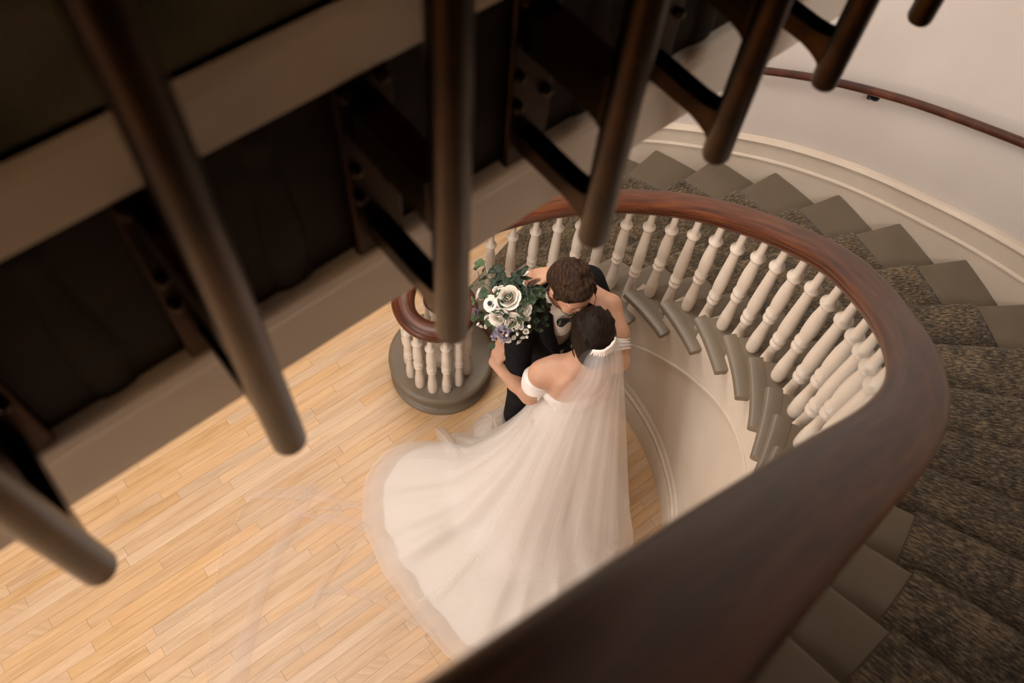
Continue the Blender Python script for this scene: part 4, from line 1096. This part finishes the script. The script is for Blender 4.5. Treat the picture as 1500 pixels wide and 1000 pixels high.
# leaves
def leaf_mesh(w_, L_, cup, name='leaf'):
    R = []
    for i in range(8):
        v = i / 7; half = w_ * math.sin(PI * (.03 + .94 * v)) ** .75
        R.append([(x * half, v * L_, cup * (abs(x) * .35 - v * v * .5) + .004 * math.sin(v * 9 + x)) for x in (-1, -.5, 0, .5, 1)])
    return grid_mesh(name, np.array(R))
leaf_round, leaf_long = leaf_mesh(.022, .048, .012), leaf_mesh(.012, .060, .014)
vars_ = {}
for nm, base in (('r', leaf_round), ('l', leaf_long)):
    for mk in ('leaf', 'leaf_dark', 'leaf_light'):
        c = base.copy(); c.materials.clear(); c.materials.append(MAT[mk]); vars_[nm + mk] = c
def put_leaf(u, v, kind, s_, ang, lift=.0, z=None):
    if z is None: p, n_ = on_dome(u, v); p = p + n_ * lift
    else: p = A(u, v, z); n_ = np.array([0, 0, 1.])
    n_ = n_ * .7 + np.array([0, -.2, .7]) + rng.normal(0, .22, 3)
    place(vars_[kind], p, n_, s_, 'leaf', twist=ang)
for u, v, k, s_ in [(709, 383, 'rleaf_light', 1.15), (700, 398, 'rleaf', .9), (713, 423, 'rleaf', 1.1), (722, 455, 'rleaf', 1.2), (703, 463, 'rleaf', 1.05), (712, 472, 'rleaf', .9), (752, 430, 'lleaf', .9), (727, 502, 'rleaf', .8), (776, 430, 'rleaf', 1.1), (782, 424, 'rleaf', 1.2), (768, 437, 'lleaf', 1.2), (706, 415, 'rleaf_dark', 1.1), (716, 404, 'lleaf_dark', 1.3), (730, 402, 'lleaf_dark', 1.4), (742, 408, 'lleaf_dark', 1.4), (754, 410, 'lleaf_dark', 1.4), (764, 420, 'lleaf_dark', 1.3), (697, 420, 'lleaf', 1.0), (695, 435, 'lleaf_light', .9)]:
    put_leaf(u, v, k, s_, random.uniform(0, 6.28), .008)
for k in range(70):        # dark foliage along the upper and right side
    a = random.uniform(-1.15, 2.3); rr = random.uniform(.45, 1.02)
    u, v = 748 + 50 * rr * math.cos(a), 452 - 52 * rr * math.sin(a)
    if a < .4: u += 8
    put_leaf(u, v, random.choice(['lleaf_dark', 'rleaf_dark', 'lleaf_dark', 'lleaf']), random.uniform(.7, 1.2), random.uniform(0, 6.28), random.uniform(-.03, .004))
for k in range(40):        # filler foliage under the blooms
    a = random.uniform(0, 6.28); rr = random.uniform(.0, .95) ** .6
    put_leaf(742 + 46 * rr * math.cos(a), 455 - 50 * rr * math.sin(a), random.choice(['lleaf_dark', 'lleaf', 'rleaf', 'rleaf_dark']), random.uniform(.7, 1.1), random.uniform(0, 6.28), random.uniform(-.045, -.02))
# stems wrapped in ribbon, running into the bride's hand
s0, s1 = bq0 - axis * .06, wR * .35 + hRt * .65 + np.array([0, 0, -.03])
s2 = s1 + (s1 - s0) * .35
for k in range(8):
    j = rng.normal(0, .010, 3); obj('stem', tube('stem', [s0 + j * 1.5, s1 + j * .5, s2 + j], .003, 6), MAT['stem'], bq)
obj('ribbon_wrap', tube('ribbon_wrap', [s0 * .45 + s1 * .55, s1, s1 * .7 + s2 * .3], [.015, .017, .016], 14), MAT['ribbon'], bq)
core = Solid().ell(bq0 - axis * .075, (.10, .10, .09)); obj('foliage_core', core.mesh('foliage_core', .012), MAT['leaf_dark'], bq)

for pts in ([(722, 420), (712, 402), (709, 384)], [(715, 428), (704, 412), (700, 398)], [(722, 424), (708, 414), (697, 418)]):
    obj('sprig', tube('sprig', [A(u, v, 1.52 - .02 * i) for i, (u, v) in enumerate(pts)], [.003, .0025, .0015], 6), MAT['stem'], bq)
for u, v, k_, s_ in [(727, 437, 'lleaf', .7), (738, 452, 'lleaf_dark', .8), (757, 462, 'lleaf', .75), (741, 458, 'rleaf_dark', .6), (761, 444, 'lleaf', .8), (724, 475, 'lleaf', .8), (756, 484, 'lleaf', .8), (745, 478, 'lleaf_light', .6), (768, 470, 'lleaf', .7), (716, 438, 'rleaf', .7), (734, 444, 'lleaf_dark', .7)]:
    put_leaf(u, v, k_, s_, random.uniform(0, 6.28), .014)
